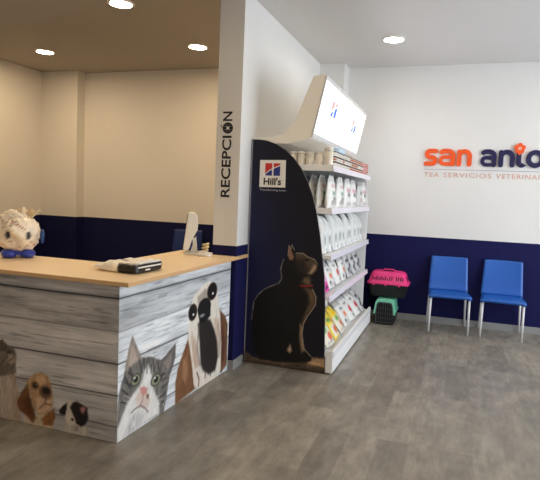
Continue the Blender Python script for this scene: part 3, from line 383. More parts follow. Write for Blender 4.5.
# ================================================================== ceiling downlights
M_trim = mat('downlight_trim', (240,236,228), .4, var=.02)
def emis(name, rgb, s):
    return mat(name, (250,246,236), .5, var=.01, emit=rgb, estr=s)
M_warm = emis('warm_diffuser', (255,226,186), 172)
M_warm_dim = emis('warm_diffuser_dim', (255,222,174), 125)
M_cool = emis('neutral_diffuser', (255,240,216), 72)
def downlight(x, y, m, label):
    t = thing('ceiling_downlight', label, 'ceiling light', (x, y, H), group='recessed round ceiling lights')
    b = MB(); n = 32
    b.lathe([(.098, -.012), (.112, -.012), (.120, -.003), (.120, 0.0), (.098, 0.0)], (x, y, H), n); b.f.pop(); b.m.pop(); b.sm.pop(); b.f.pop(); b.m.pop(); b.sm.pop()
    b.build('trim_ring', M_trim, t)
    d = MB(); d.lathe([(.098, -.009), (.098, -.004)], (x, y, H), n); d.build('diffuser', m, t)
downlight(-2.93, 4.21, M_warm, 'round recessed ceiling light in reception cut by the top of the frame')
downlight(-4.90, 5.49, M_warm, 'round recessed ceiling light nearest the left reception wall')
downlight(-2.89, 5.63, M_warm, 'round recessed ceiling light beside the partition wall over the reception')
downlight(-.725, 5.735, M_cool, 'round recessed ceiling light in front of the white sign wall')
downlight(-4.90, 3.2, M_warm, 'round recessed ceiling light over the left end of the counter, outside the frame')
downlight(1.45, 5.735, M_cool, 'round recessed ceiling light right of the wall sign, outside the frame')
downlight(-2.93, 1.5, M_warm, 'added unseen round ceiling light before the counter, nearest the camera, outside the frame')  # lamp added to warm the counter front and the floor at left
downlight(-.725, 2.85, M_warm_dim, 'added unseen round ceiling light above the open shop floor, outside the frame')  # lamp added to brighten the near ends of shelves and header
downlight(1.45, 2.6, M_cool, 'round recessed ceiling light by the shop window, outside the frame')

# ================================================================== wall sign: raised letters drawn as round-capped strokes
def stroke(b, pts, w, y0, y1, closed=False):
    """one continuous ribbon of width w along the polyline, round ends, extruded from y0 (front) to y1"""
    P = []
    for p in pts:
        v = Vector((p[0], p[1]))
        if not P or (v-P[-1]).length > 1e-4: P.append(v)
    if closed and (P[0]-P[-1]).length < 1e-4: P.pop()
    n = len(P); Lf = []; Rt = []
    for i in range(n):
        a = P[i-1] if (i or closed) else P[i]; c = P[(i+1) % n] if (i < n-1 or closed) else P[i]
        d1 = (P[i]-a); d2 = (c-P[i]); d = (d1.normalized()+d2.normalized()) if d1.length and d2.length else (d1 or d2)
        if not d1.length: d = d2
        if not d2.length: d = d1
        d.normalize(); k = w/2
        if d1.length and d2.length: k = min(w*.8, w/2/max(.5, d.dot(d1.normalized())))
        m = Vector((-d.y, d.x))*k; Lf.append(P[i]+m); Rt.append(P[i]-m)
    if closed:
        for i in range(n):
            j = (i+1) % n; b.prism([Rt[i], Rt[j], Lf[j], Lf[i]], y0, y1, 'y')
        return
    def capp(c, frm):
        a0 = math.atan2(frm.y-c.y, frm.x-c.x); r = w/2
        out = []
        for k in range(1, 8):
            an = a0+math.pi*k/8; x, y = math.cos(an), math.sin(an); out.append(Vector((c.x+r*x, c.y+r*y)))
        return out
    outline = Rt + capp(P[-1], Rt[-1]) + Lf[::-1] + capp(P[0], Lf[0])
    from mathutils.geometry import tessellate_polygon
    tri = tessellate_polygon([[Vector((q.x, q.y, 0)) for q in outline]])
    N = len(outline); vs = [(q.x, y0, q.y) for q in outline]+[(q.x, y1, q.y) for q in outline]
    fs = []
    for t3 in tri:
        q = [outline[i] for i in t3]; ar = (q[1]-q[0]).cross(q[2]-q[0]) if hasattr(q[0], 'cross') else 0
        fs.append(tuple(t3) if ar > 0 else tuple(t3)[::-1])
    for i in range(N): fs.append((i, (i+1) % N, N+(i+1) % N, N+i)[::-1])
    b.add(vs, fs)
def arc(cx, cy, rx, ry, a0, a1, n=14):
    return [(cx+rx*math.cos(R(a0+(a1-a0)*i/n)), cy+ry*math.sin(R(a0+(a1-a0)*i/n))) for i in range(n+1)]
Z0, Z1 = 1.928, 2.134; W = .053
sg = thing('wall_sign', 'raised orange and navy clinic name with tagline on the white wall', 'sign', (.3, YS, 1.8))
def letter(kind, x0, x1, m):
    b = MB(); l, r, lo, hi = x0+W/2, x1-W/2, Z0+W/2, Z1-W/2; mid = (lo+hi)/2; cx = (l+r)/2; rx = (r-l)/2
    ya, yb = YS-.022, YS-.001
    if kind == 's':
        q = (hi-mid)/2
        stroke(b, [(r, hi)] + [(l+q, hi)] + arc(l+q, hi-q, q, q, 90, 270, 8) + arc(r-q, lo+q, q, q, 90, -90, 8) + [(l-.006, lo)], W, ya, yb)
    if kind == 'a':
        stroke(b, [(l+.008, hi-.012), (l+.03, hi)] + arc(r-.055, hi-.055, .055, .055, 90, 0, 8) + [(r, lo)], W, ya, yb)
        q = (mid+.006-lo)/2
        stroke(b, [(r, mid+.006), (l+q, mid+.006)] + arc(l+q, lo+q, q, q, 90, 270, 8) + [(r, lo)], W*.8, ya+.0004, yb)
    if kind == 'n':
        stroke(b, [(l, lo)] + arc(l+rx, hi-.066, rx, .066, 180, 0, 14) + [(r, lo)], W, ya, yb); stroke(b, [(l-.001, hi-.03), (l-.001, hi-.004)], W*.96, ya+.0005, yb)
    if kind == 't':
        stroke(b, [(l, hi-.01), (l, lo+.045)] + arc(l+.045, lo+.045, .045, .045, 180, 270, 6) + [(r, lo)], W, ya, yb)
    if kind == 'o':
        stroke(b, arc(cx, (lo+hi)/2, rx, (hi-lo)/2, 0, 340, 20), W, ya, yb, True)
    if kind == 'i':
        stroke(b, [(cx, lo), (cx, hi)], W, ya, yb); stroke(b, [(cx, hi+.06), (cx, hi+.062)], W, ya, yb)
    return b.build('letter', m, sg)
for kd, a, c in (('s', -.418, -.266), ('a', -.258, -.064), ('n', -.046, .124)): part_label(letter(kd, a, c, M_orange), 'orange raised letter')
for kd, a, c in (('a', .214, .396), ('n', .416, .592), ('t', .606, .700), ('o', .710, .905), ('n', .925, 1.10), ('i', 1.12, 1.166), ('o', 1.186, 1.381)): part_label(letter(kd, a, c, M_navyl), 'navy raised letter')
b = MB(); fx, fz = .636, 2.148
for k in range(5):
    a = R(90+72*k); c = (fx+.036*math.cos(a), fz+.036*math.sin(a))
    b.prism([(c[0]+.0275*math.cos(i*math.pi/8), c[1]+.0275*math.sin(i*math.pi/8)) for i in range(16)], YS-.030-.0003*k, YS-.004, 'y')
b.prism([(fx+.034*math.cos(i*math.pi/8), fz+.034*math.sin(i*math.pi/8)) for i in range(16)], YS-.032, YS-.004, 'y')
b.box(fx-.012, fx+.012, YS-.029, YS-.004, fz-.075, fz-.02)
fl = part_label(b.build('flower', M_orange, sg), 'orange flower with white ringed centre')
b = MB(); disc(b, fx, fz, .010, .017, YS-.034, YS-.0315, n=20); b.build('flower_centre', M_plate, fl)
b = MB(); b.box(-.42, 1.385, YS-.004, YS-.0005, 1.885, 1.889); b.build('rule', M_rule, sg)
for word, wx0, wx1 in (('TEA', -.413, -.238), ('SERVICIOS', -.187, .352), ('VETERINARIOS', .405, 1.055)):
  tl = text_mesh('tagline_word', word, .1, .001, M_tag, Matrix.Identity(4), None, spacing=1.18)
  xs = [v.co.x for v in tl.data.vertices]; ys = [v.co.y for v in tl.data.vertices]
  tl.data.transform(Matrix.Translation((-min(xs), -min(ys), 0))); tl.data.transform(Matrix.Diagonal(((wx1-wx0)/(max(xs)-min(xs)), .055/(max(ys)-min(ys)), 1, 1)))
  tl.data.transform(frame((wx0, YS-.002, 1.796), (1,0,0), (0,0,1))); tl.data.transform(Matrix.Translation(-sg.location)); tl.parent = sg

# ================================================================== reception counter
n0 = Vector((-1.802, 2.627)); n1 = Vector((-1.755, 4.138))           # printed side face, slightly off square
XCL = -3.95
ct = thing('reception_counter', 'reception counter faced with grey plank print showing cats and dogs', 'counter', (-2.8, 2.9, 0))
b = MB(); b.prism([(XCL, 2.632), (-1.806, 2.632), (-1.759, 4.138), (-1.94, 4.138), (-2.25, 4.138), (-2.25, 3.16), (XCL, 3.16)], .0, .944, 'z')
b.build('carcass', M_grey, ct)
def grid_mesh(name, nu, nv, posf, colf, m, parent):
    us, vs = np.meshgrid(np.linspace(0, 1, nu), np.linspace(0, 1, nv)); us = us.ravel(); vs = vs.ravel()
    P, X, Y = posf(us, vs); org = np.array(parent_origin(parent)); me = bpy.data.meshes.new(name)
    i = np.arange(nu*nv).reshape(nv, nu); f = np.stack([i[:-1,:-1], i[:-1,1:], i[1:,1:], i[1:,:-1]], -1).reshape(-1, 4)
    me.from_pydata((P-org).tolist(), [], f.tolist()); me.materials.append(m)
    set_print(me, colf(X, Y)); me.update()
    return link(name, me, parent)
GAPS = [(.864, 1.0, .0042), (.669, .4, .0032), (.476, .95, .0042), (.287, .65, .0045), (.099, .5, .004)]
def planks(X, Z, tone, seed):
    C = np.zeros((len(X), 3)); idx = np.zeros(len(X), int)
    for g, _, _ in GAPS: idx += (Z < g)
    tones = np.array([1.0, .93, 1.05, 1.08, 1.02, .96])[idx]
    off = idx*13.7
    g1 = fbm(X*2.2+off, Z*38, seed, 5)-.5; g2 = fbm(X*9+off, Z*140, seed+9, 3)-.5; blot = fbm(X*4+off, Z*9, seed+21, 4)-.5
    v = tones*(1+.26*g1+.16*g2+.24*blot)
    C[:] = np.array(tone)[None]*v[:, None]
    scr = smooth(fbm(X*5+off, Z*95, seed+33, 3)-.29, .05)                  # dark scratches in the grain
    C *= (1-.20*scr)[:, None]
    wp = smooth(.66-fbm(X*3.3+off, Z*26, seed+41, 4)-0, .05); C *= (1.10-.10*wp)[:, None]
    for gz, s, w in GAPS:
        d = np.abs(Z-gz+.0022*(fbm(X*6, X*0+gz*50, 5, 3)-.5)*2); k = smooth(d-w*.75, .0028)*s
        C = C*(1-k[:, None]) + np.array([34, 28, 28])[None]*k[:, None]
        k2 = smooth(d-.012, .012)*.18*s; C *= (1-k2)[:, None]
    return C
def fpos(u, v):
    X = XCL+u*(-1.8025-XCL); Z = .002+v*.941; return np.stack([X, np.full_like(X, 2.6275), Z], 1), X, Z
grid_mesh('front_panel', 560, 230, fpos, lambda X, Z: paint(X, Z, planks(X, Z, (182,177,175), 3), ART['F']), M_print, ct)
Ls = (n1-n0).length
def rpos(u, v):
    S = u*Ls; Z = .002+v*.941; return np.stack([n0.x+(n1.x-n0.x)*u, n0.y+(n1.y-n0.y)*u, Z], 1), S, Z
grid_mesh('side_panel', 360, 230, rpos, lambda X, Z: paint(X, Z, planks(X, Z, (202,206,211), 17), ART['R']), M_print, ct)  # print toned paler and cooler than the front, daylight put into its colour

b = MB(); b.prism([(XCL-.02, 2.578), (-1.712, 2.578), (-1.694, 4.375), (-1.717, 4.375), (-1.717, 4.154), (-1.936, 4.154), (-1.936, 4.29), (-2.30, 4.29), (-2.30, 3.215), (XCL-.02, 3.215)], .9455, .972, 'z', 0)
for i, f in enumerate(b.f):
    if i > 1: b.m[i] = 1
wt = b.build('worktop', [M_wood, M_woodedge], None, .003); tag(wt, 'continuous light beech worktop lying on the reception counter', 'worktop')

# ================================================================== shelf display unit
YA, YB = 4.40, 6.46
XF = -.985
un = thing('shelf_display', 'tall retail shelf unit with dark cat end panel and lit header', 'shelf', (-1.35, 5.4, 0))
# printed end panel with the swept outline (height -> right edge)
EDGE = [(.003,-.971),(.216,-.982),(.567,-.995),(.829,-1.014),(1.015,-1.044),(1.173,-1.069),(1.331,-1.101),(1.486,-1.143),(1.62,-1.197),(1.731,-1.261),(1.809,-1.325),(1.876,-1.400),(1.932,-1.499),(1.957,-1.574),(1.966,-1.66)]
ez = np.array([e[0] for e in EDGE]); ex = np.array([e[1] for e in EDGE])
PX0 = XP1+.006
zz = np.concatenate([np.linspace(.004, 1.6, 240), np.linspace(1.6, 1.966, 110)[1:]])
def ppos(u, v):
    Z = np.interp(v, np.linspace(0, 1, len(zz)), zz); X1 = np.interp(Z, ez, ex); X = PX0+u*(X1-PX0)
    return np.stack([X, np.full_like(X, YA-.0006), Z], 1), X, Z
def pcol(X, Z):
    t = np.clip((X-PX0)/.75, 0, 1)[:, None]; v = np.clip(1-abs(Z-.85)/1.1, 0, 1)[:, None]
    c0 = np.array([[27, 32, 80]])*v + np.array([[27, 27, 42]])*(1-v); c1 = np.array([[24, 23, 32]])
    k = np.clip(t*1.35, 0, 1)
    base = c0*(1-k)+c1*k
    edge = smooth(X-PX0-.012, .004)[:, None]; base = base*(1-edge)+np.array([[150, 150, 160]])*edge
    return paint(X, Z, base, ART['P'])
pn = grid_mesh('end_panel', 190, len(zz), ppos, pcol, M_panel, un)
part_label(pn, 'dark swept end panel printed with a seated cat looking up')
b = MB(); outline = [(PX0, .004)] + [(np.interp(.004, ez, ex), .004)] + [(e[1], e[0]) for e in EDGE[1:]] + [(PX0, 1.966)]
b.prism(outline, YA, YA+.018, 'y'); b.build('panel_edge', mat('panel_edge_trim', (120,118,124), .5), pn)
b = MB(); b.prism([(-1.626,1.560),(-1.392,1.562),(-1.396,1.794),(-1.627,1.791)], YA-.004, YA-.0008, 'y'); b.build('emblem_plate', M_plate, pn)
def swoosh_emblem(b, P, red, blue):
    """two-tone square emblem cut by a rising swoosh; P(x 0..1, z 0..1) -> 3D point pairs appended by face"""
    def low(x): return .04+.80*(x**.62)                        # swoosh centre line
    gap = .045
    def strip(xa, xb, top, mi, n=8):
        for i in range(n):
            a = xa+(xb-xa)*i/n; c = xa+(xb-xa)*(i+1)/n
            za, zc = low(a), low(c)
            q = [(a, min(1, za+gap)), (c, min(1, zc+gap)), (c, 1), (a, 1)] if top else [(a, 0), (c, 0), (c, max(0, zc-gap)), (a, max(0, za-gap))]
            b.add([P(*p) for p in q], [(0, 1, 2, 3)], mi)
    strip(0, .46, True, red); strip(.56, 1.0, True, red); strip(.03, .46, False, blue); strip(.56, .99, False, blue)
b = MB(); swoosh_emblem(b, lambda x, z: (-1.578+x*.136, YA-.0046, 1.660+z*.105), 0, 1); b.build('emblem', [M_red, M_blue], pn)
def fit_text(name, body, m, x0, x1, z0, z1, y, parent, off=0.0):
    o = text_mesh(name, body, .1, .0006, m, Matrix.Identity(4), None, offset=off); me = o.data
    xs = [v.co.x for v in me.vertices]; ys = [v.co.y for v in me.vertices]
    me.transform(Matrix.Translation((-min(xs), -min(ys), 0))); me.transform(Matrix.Diagonal(((x1-x0)/(max(xs)-min(xs)), (z1-z0)/(max(ys)-min(ys)), 1, 1)))
    me.transform(frame((x0, y, z0), (1,0,0), (0,0,1))); me.transform(Matrix.Translation(-Vector(parent_origin(parent)))); o.parent = parent; return o
fit_text('lettering', "Hill's", M_black, -1.588, -1.430, 1.580, 1.643, YA-.005, pn, .0025)
fit_text('slogan', 'Transforming Lives', M_slogan, -1.622, -1.386, 1.525, 1.546, YA-.002, pn)
# carcass
b = MB(); b.box(XP1+.004, XP1+.03, YA+.02, YB-.02, .05, 1.95); b.build('back_panel', M_back, un)
b = MB(); b.prism([(XP1+.03, .05), (-1.0, .05), (-1.0, 1.35), (-1.03, 1.70), (-1.12, 1.78), (XP1+.03, 1.78)], YB-.02, YB-.002, 'y'); b.build('far_side_panel', M_white, un)
b = MB()
b.box(XP1+.03, -.925, YA+.0195, YB+.01, .012, .135)
b.prism([(-.925, .012), (-.903, .02), (-.903, .125), (-.925, .135)], YA+.0195, YB+.01, 'y')
pl = b.build('plinth', M_white, un, .004)
for x, y in ((-.945, YA+.04), (-.945, YB-.05), (-1.62, YB-.05)):
    b = MB(); b.lathe([(.016, 0), (.016, .014)], (x, y, 0), 12); b.build('foot', M_dark, un)
b = MB(); b.prism([(-1.66, .36), (-1.66, .34), (-.93, .135), (-.905, .135), (-.905, .205), (-.925, .205), (-.93, .165)], YA+.002, YB, 'y')
sh = b.build('shelf', M_white, un, .002); part_label(sh, 'deep sloping bottom shelf')
b = MB(); b.box(-.905, -.901, YA+.004, YB-.002, .142, .2); b.build('price_rail', mat('white_price_rail', (236,234,236), .3), sh)
b = MB(); b.box(-.968, -.908, YA-.001, YA+.0185, .012, .205); b.build('end_post', M_white, un, .003)
LEV = [(.655, -.965), (1.008, -.972), (1.398, -.985), (1.755, -.990)]
for i, (z, xf) in enumerate(LEV):
    warm = i == 3
    b = MB(); b.box(XP1+.03, xf-.006, YA+.02, YB-.022, z-.028, z); b.box(xf-.02, xf-.006, YA+.02, YB-.022, z-.04, z-.028)
    if i >= 2: b.box(-1.60 if i == 3 else -1.40, xf-.006, YA-.004 if 0 else YA+.019, YA+.026, z-.042, z+.008)
    sh = b.build('shelf', M_white, un, .002)
    b = MB(); b.prism([(xf-.006, z-.040), (xf+.005, z-.042), (xf-.002, z+.008), (xf-.006, z+.008)], YA+.018, YB-.02, 'y')
    b.build('price_rail', M_rail, sh)
# lit header
hd = un
pf = [(-1.092,2.500),(-1.192,2.492),(-1.235,2.39),(-1.28,2.27),(-1.325,2.15),(-1.37,2.07),(-1.43,2.015),(-1.53,1.985),(-1.712,1.985),(-1.712,1.935),(-1.39,1.935),(-1.197,1.985)]
b = MB(); b.prism(pf, YA+.02, 6.48, 'y'); lb = b.build('light_box', mat('header_white', (252,246,234), .5, var=.02), un); part_label(lb, 'white tilted header box with two lit screens')
A0 = Vector((-1.194, 1.992)); A1 = Vector((-1.090, 2.497)); nn = Vector((A1.y-A0.y, -(A1.x-A0.x))).normalized()
def hp(y, t, d): p = A0+(A1-A0)*t+nn*d; return (p.x, y, p.y)
M_scr = mat('lit_screen', (250,250,250), .4, var=.01, emit=(252,250,255), estr=2.2)
M_er = mat('lit_red', (240,150,150), .4, emit=(250,140,140), estr=.8); M_eb = mat('lit_blue', (80,120,220), .4, emit=(60,100,200), estr=.7)
b = MB()   # frame strips round the screens
def hstrip(y0, y1, t0, t1, d, mi=0):
    b.add([hp(y0,t0,0), hp(y1,t0,0), hp(y1,t1,0), hp(y0,t1,0), hp(y0,t0,d), hp(y1,t0,d), hp(y1,t1,d), hp(y0,t1,d)], [(0,3,2,1),(4,5,6,7),(0,1,5,4),(1,2,6,5),(2,3,7,6),(3,0,4,7)], mi)
hstrip(4.42, 6.48, .935, 1.0, .012); hstrip(4.42, 6.48, 0, .075, .012); hstrip(4.42, 4.445, .075, .935, .012); hstrip(6.468, 6.48, .075, .935, .012); hstrip(5.440, 5.458, .075, .935, .008)
b.build('screen_frame', mat('frame_grey', (214,212,210), .4), lb)
for (y0, y1, tc) in ((4.446, 5.439, .60), (5.459, 6.467, .57)):
    b = MB(); hstrip(y0, y1, .076, .934, .004); b.build('screen', M_scr, lb)
    b = MB(); yc = (y0+y1)/2
    swoosh_emblem(b, lambda x, z, yc=yc, tc=tc: hp(yc-.12+x*.24, tc-.13+z*.26, .0055), 0, 1); b.build('screen_emblem', [M_er, M_eb], lb)

# ------------------------------------------------------------------ goods on the shelves
M_bag = vcol_mat('printed_film_pack', .34, .5)
def bag_mesh(name, w, h, t, design, top='crest', curve=0.0, swell=1.0, seed=0, nu=15, nv=19):
    """soft pack: bottom gusset at z=0, flat seal at the top; front faces -y; design = (base colour, paint ops in s -1..1, v 0..1)"""
    rnd = random.Random(seed); ph = rnd.random()*6
    P = []; S = []; V = []; Fr = []
    for side in (1, -1):
        for j in range(nv):
            v = j/(nv-1)
            body = (1-v**2.2)*(min(1, (v+.02)/.12)**.5) if top == 'crest' else (math.sin(math.pi*min(1, max(0, v*.94+.03)))**.55)
            for i in range(nu):
                s = -1+2*i/(nu-1)
                th = t/2*max(.012, body)*(max(0, 1-abs(s)**3.2))**.6*swell
                wr = .0035*math.sin(7*s+ph+5*v)*math.sin(9*v+ph)*body
                ww = w/2*(1-.05*math.sin(math.pi*v)) * ((1-.42*max(0, (v-.62)/.38)**1.5) if top == 'crest' else (1-.16*(abs(2*v-1)**3)))
                c = curve*(v**1.6) + .18*curve*math.sin(v*6)
                P.append((s*ww, c-side*(th+wr*side), v*h+.004*math.sin(5*s+ph)*v)); S.append(s); V.append(v); Fr.append(side)
    n = nu*nv; F = []
    for j in range(nv-1):
        for i in range(nu-1):
            a = j*nu+i; F.append((a, a+1, a+nu+1, a+nu)); F.append((n+a, n+a+nu, n+a+nu+1, n+a+1))
    ring = [i for i in range(nu)] + [j*nu+nu-1 for j in range(1, nv)] + [(nv-1)*nu+i for i in range(nu-2, -1, -1)] + [j*nu for j in range(nv-2, 0, -1)]
    for k in range(len(ring)):
        a, c = ring[k], ring[(k+1) % len(ring)]; F.append((c, a, n+a, n+c))
    me = bpy.data.meshes.new(name); me.from_pydata(P, [], F); me.materials.append(M_bag)
    me.polygons.foreach_set('use_smooth', [True]*len(F))
    S = np.array(S); V = np.array(V); Fr = np.array(Fr)
    base = np.repeat(np.array([design[0]], float), len(S), 0)*(1+.14*(fbm(S*3+seed, V*5, seed, 3)-.5))[:, None]
    col = paint(S, V, base, design[1]); set_print(me, col); me.update(); return me
def rect(c, x0, x1, y0, y1, soft=.03): return ['poly', c, soft, [(x0,y0),(x1,y0),(x1,y1),(x0,y1)]]
def blob(c, x, y, rx, ry, soft=.04): return ['ell', c, soft, (x, y), rx, ry]
WHT = (238,238,235)
D = {
 'green': (WHT, [rect((206,210,204), -1, 1, .8, 1), rect((120,160,140), -.35, .3, .40, .52), rect((206,150,150), -.5, .6, .66, .72), rect((170,165,160), -.6, .6, .12, .24), blob((90,84,80), .1, .3, .3, .05)]),
 'rose': (WHT, [rect((196,196,196), -1, 1, .84, 1), rect((214,150,160), -.6, .7, .55, .66), rect((70,68,70), -.5, .2, .40, .50), rect((190,180,176), -.7, .7, .1, .2)]),
 'grey': ((210,212,210), [rect((150,150,150), -1, 1, .82, 1), rect((90,90,92), -.5, .5, .5, .6), rect((190,170,170), -.6, .6, .2, .35)]),
 'paw': ((244,245,243), [rect((214,216,214), -1, -.55, 0, 1), blob((56,54,56), .35, .10, .22, .035, .02), rect((178,180,180), -.4, .6, .22, .46, .08), rect((150,154,154), -.3, .5, .36, .39), blob((206,208,208), 0, .7, .4, .12, .08)]),
 'magenta': ((232,72,164), [rect((240,200,226), -.5, .5, .35, .6), rect((160,40,120), -1, 1, .88, 1), blob((70,40,60), .1, .15, .3, .05)]),
 'orange': (WHT, [rect((188,190,188), -1, 1, .8, 1), blob((232,120,60), .1, .42, .3, .1), rect((120,120,124), -.5, .2, .62, .7), rect((206,206,204), -.7, .7, .05, .2), blob((70,66,66), -.4, .2, .2, .05)]),
 'reddot': (WHT, [blob((206,50,50), .2, .42, .34, .13), rect((120,116,120), -.7, .1, .68, .76), blob((60,56,56), .4, .16, .2, .05), rect((190,190,192), -1, 1, .88, 1)]),
 'black': ((206,206,206), [rect((60,60,66), -.8, .2, .62, .74), blob((40,40,44), .3, .45, .35, .1), blob((50,50,52), -.4, .3, .3, .09), rect((70,68,74), -.2, .8, .12, .2), blob((90,88,92), .5, .8, .3, .07)]),
 'yellow': ((240,214,60), [rect((240,236,224), -.75, .75, .08, .5), blob((222,110,60), .1, .3, .45, .14), rect((86,150,70), -.8, .1, .62, .74), rect((214,60,60), .2, .8, .55, .66)]),
 'citrus': ((236,232,214), [rect((240,206,40), -1, 1, .62, 1), blob((104,180,70), -.3, .52, .4, .1), blob((226,110,70), .25, .28, .45, .13), rect((190,184,180), -.8, .6, .06, .14)]),
 'teal': ((236,234,226), [rect((238,196,60), -1, 1, .74, .9), blob((120,200,180), -.1, .55, .45, .12), blob((206,120,90), .1, .3, .5, .12)]),
}
def place(obj_first, mesh, name, x, y, z, lean, yaw, label, cat, group):
    o = bpy.data.objects.new(name, mesh); COL.objects.link(o)
    o.location = (x, y, z); o.rotation_euler = (-lean, 0, math.pi/2+yaw)
    return tag(o, label, cat, group)
rnd = random.Random(11)
# second shelf from the top: upright packs with a pointed top
MT = {k: bag_mesh('food_bag_'+k, .29, .285, .075, D[k], 'crest', .0, 1.0, 5+i) for i, k in enumerate(('green', 'rose', 'grey'))}
for r, x in enumerate((-1.040, -1.125, -1.208)):
    for i, y in enumerate((4.60, 4.93, 5.27, 5.62, 5.97, 6.28)):
        if r == 2 and i > 1: continue
        k = ('green', 'green', 'rose', 'rose', 'grey', 'rose')[i] if r == 0 else 'green'
        place(0, MT[k], 'food_bag', x+rnd.uniform(-.004, .004), y+rnd.uniform(-.008, .008), 1.3985, rnd.uniform(-.02, .02), rnd.uniform(-.03, .03),
              f'pointed white pack, {k} marks, {ORD[i]} from panel, {("front", "middle", "rear")[r]} row, second shelf down', 'pet food bag', 'pointed packs on the second shelf down')
# third shelf from the top: tall curved white bags
ms = [bag_mesh('food_bag_paw', .185, .335, .075, D['paw'], 'pillow', .075, 1.0, 40), bag_mesh('food_bag_paw', .185, .315, .07, D['paw'], 'pillow', .10, 1.0, 41)]
for i in range(10):
    y = 4.52+i*.197; k = (0, 1, 0, 0, 1, 0, 1, 0, 0, 1)[i]
    place(0, ms[k], 'food_bag', -1.045+rnd.uniform(-.006, .006), y, 1.013, .06+rnd.uniform(-.02, .05), rnd.uniform(-.07, .05), f'tall curved white bag with paw dot, {ORD[i]} from the dark panel, middle shelf', 'pet food bag', 'curved white bags on the middle shelf')
# fourth shelf: mixed small packs leaning back in two rows
cw = dict(magenta='magenta pack', orange='white pack with orange spot', reddot='white pack with red spot', black='white pack with black pattern', yellow='yellow pack', citrus='white pack with yellow top', teal='white pack with teal spot')
MS = {k: bag_mesh('treat_bag_'+k, .235, .25, .06, D[k], 'pillow', .02, 1.0, 60+i) for i, k in enumerate(cw)}
ML = {k: bag_mesh('treat_bag_large_'+k, .25, .275, .065, D[k], 'pillow', .01, 1.0, 80+i) for i, k in enumerate(cw)}
def row(seq, meshes, x, y0, dy, z, lean, where, jl=.08, jy=.08):
    for i, k in enumerate(seq):
        l = lean+rnd.uniform(-jl, jl)
        place(0, meshes[k], 'treat_bag', x+rnd.uniform(-.008, .008), y0+i*dy, z+.034*math.sin(l), l, rnd.uniform(-jy, jy), f'{cw[k]}, {ORD[i]} from the dark panel, {where}', 'treat bag', 'packs in the '+where)
row(['magenta', 'orange', 'reddot', 'orange', 'black', 'black', 'black'], MS, -1.03, 4.555, .275, .660, .34, 'front row of fourth shelf down')
row(['magenta', 'reddot', 'orange', 'black', 'reddot', 'black', 'black'], MS, -1.20, 4.565, .275, .660, .16, 'rear row of fourth shelf down')
# bottom shelf: packs lying back on the slope, two tiers
row(['citrus', 'yellow', 'citrus', 'orange', 'reddot', 'reddot', 'black'], ML, -.965, 4.565, .276, .190, .62, 'lower tier of bottom shelf', .05, .09)
row(['teal', 'yellow', 'yellow', 'orange', 'reddot', 'black', 'black'], MS, -1.168, 4.565, .276, .352, .58, 'upper tier of bottom shelf', .05, .12)
# top shelf: canisters at the near end, tins stacked along the front
M_can = mat('canister_white', (240,232,216), .4, var=.03); M_lid = mat('canister_lid', (236,230,216), .4, var=.02)
def canister(x, y, z, r, h, label, first=[None]):
    t = thing('canister', label, 'canister', (x, y, z), group='white canisters at the near end of the top shelf')
    b = MB(); b.lathe([(r*.96, 0), (r, .004), (r, h*.8)], (x, y, z), 24); b.build('body', M_can, t)
    b = MB(); b.lathe([(r*.93, h*.8), (r*.93, h*.83), (r*1.02, h*.84), (r*1.02, h*.98), (r*.97, h)], (x, y, z), 24); b.build('lid', M_lid, t)
for i, x in enumerate((-1.36, -1.284, -1.208, -1.128)):
    canister(x, 4.475, 1.7555, .0335, .118, f'white lidded canister, {ORD[i]} from the dark panel on the top shelf')
canister(-1.045, 4.475, 1.7555, .037, .155, 'tallest white lidded canister at the front corner of the top shelf')
def tin_mesh(body, band, lid):
    b = MB(); r, h = .039, .044
    b.lathe([(r*.93, 0, 2), (r, .004, 0), (r, .012, 1), (r, .027, 0), (r, .034, 2), (r, .041, 2), (r*.93, h, 2), (r*.9, h-.003, 2)], n=20)
    return b.mesh('tin', [mat('tin_body', body, .35), mat('tin_band', band, .35), mat('tin_lid', lid, .35)])
TM = {'dark': tin_mesh((224,216,206), (206,196,180), (66,60,58)), 'brown': tin_mesh((214,190,170), (170,84,62), (86,66,58)), 'pink': tin_mesh((226,176,174), (206,110,110), (190,140,140)), 'blue': tin_mesh((186,214,236), (210,228,240), (190,212,230))}
tw = dict(dark='white tin with dark lid', brown='white tin with brown band', pink='pink tin', blue='pale blue tin')
for i in range(21):
    y = 4.585+i*.086; k0 = 'dark' if i < 8 else ('brown' if i < 16 else 'pink')
    for l in range(3):
        k = k0 if rnd.random() < .8 else rnd.choice(['dark', 'brown'])
        o = bpy.data.objects.new('food_tin', TM[k]); COL.objects.link(o); o.location = (-1.040, y, 1.7555+l*.0445)
        tag(o, f'{tw[k]}, {("bottom", "middle", "top")[l]} of the {ORD[i]} stack from the canisters, top shelf', 'tin', 'small tins stacked along the top shelf')
for i, y in enumerate((4.757, 4.843, 4.929)):
    o = bpy.data.objects.new('food_tin', TM['blue']); COL.objects.link(o); o.location = (-1.040, y, 1.7555+3*.0445)
    tag(o, f'pale blue tin on top of the tin stacks, {ORD[i]} of three from the canisters', 'tin', 'pale blue tins on top of the stacks')

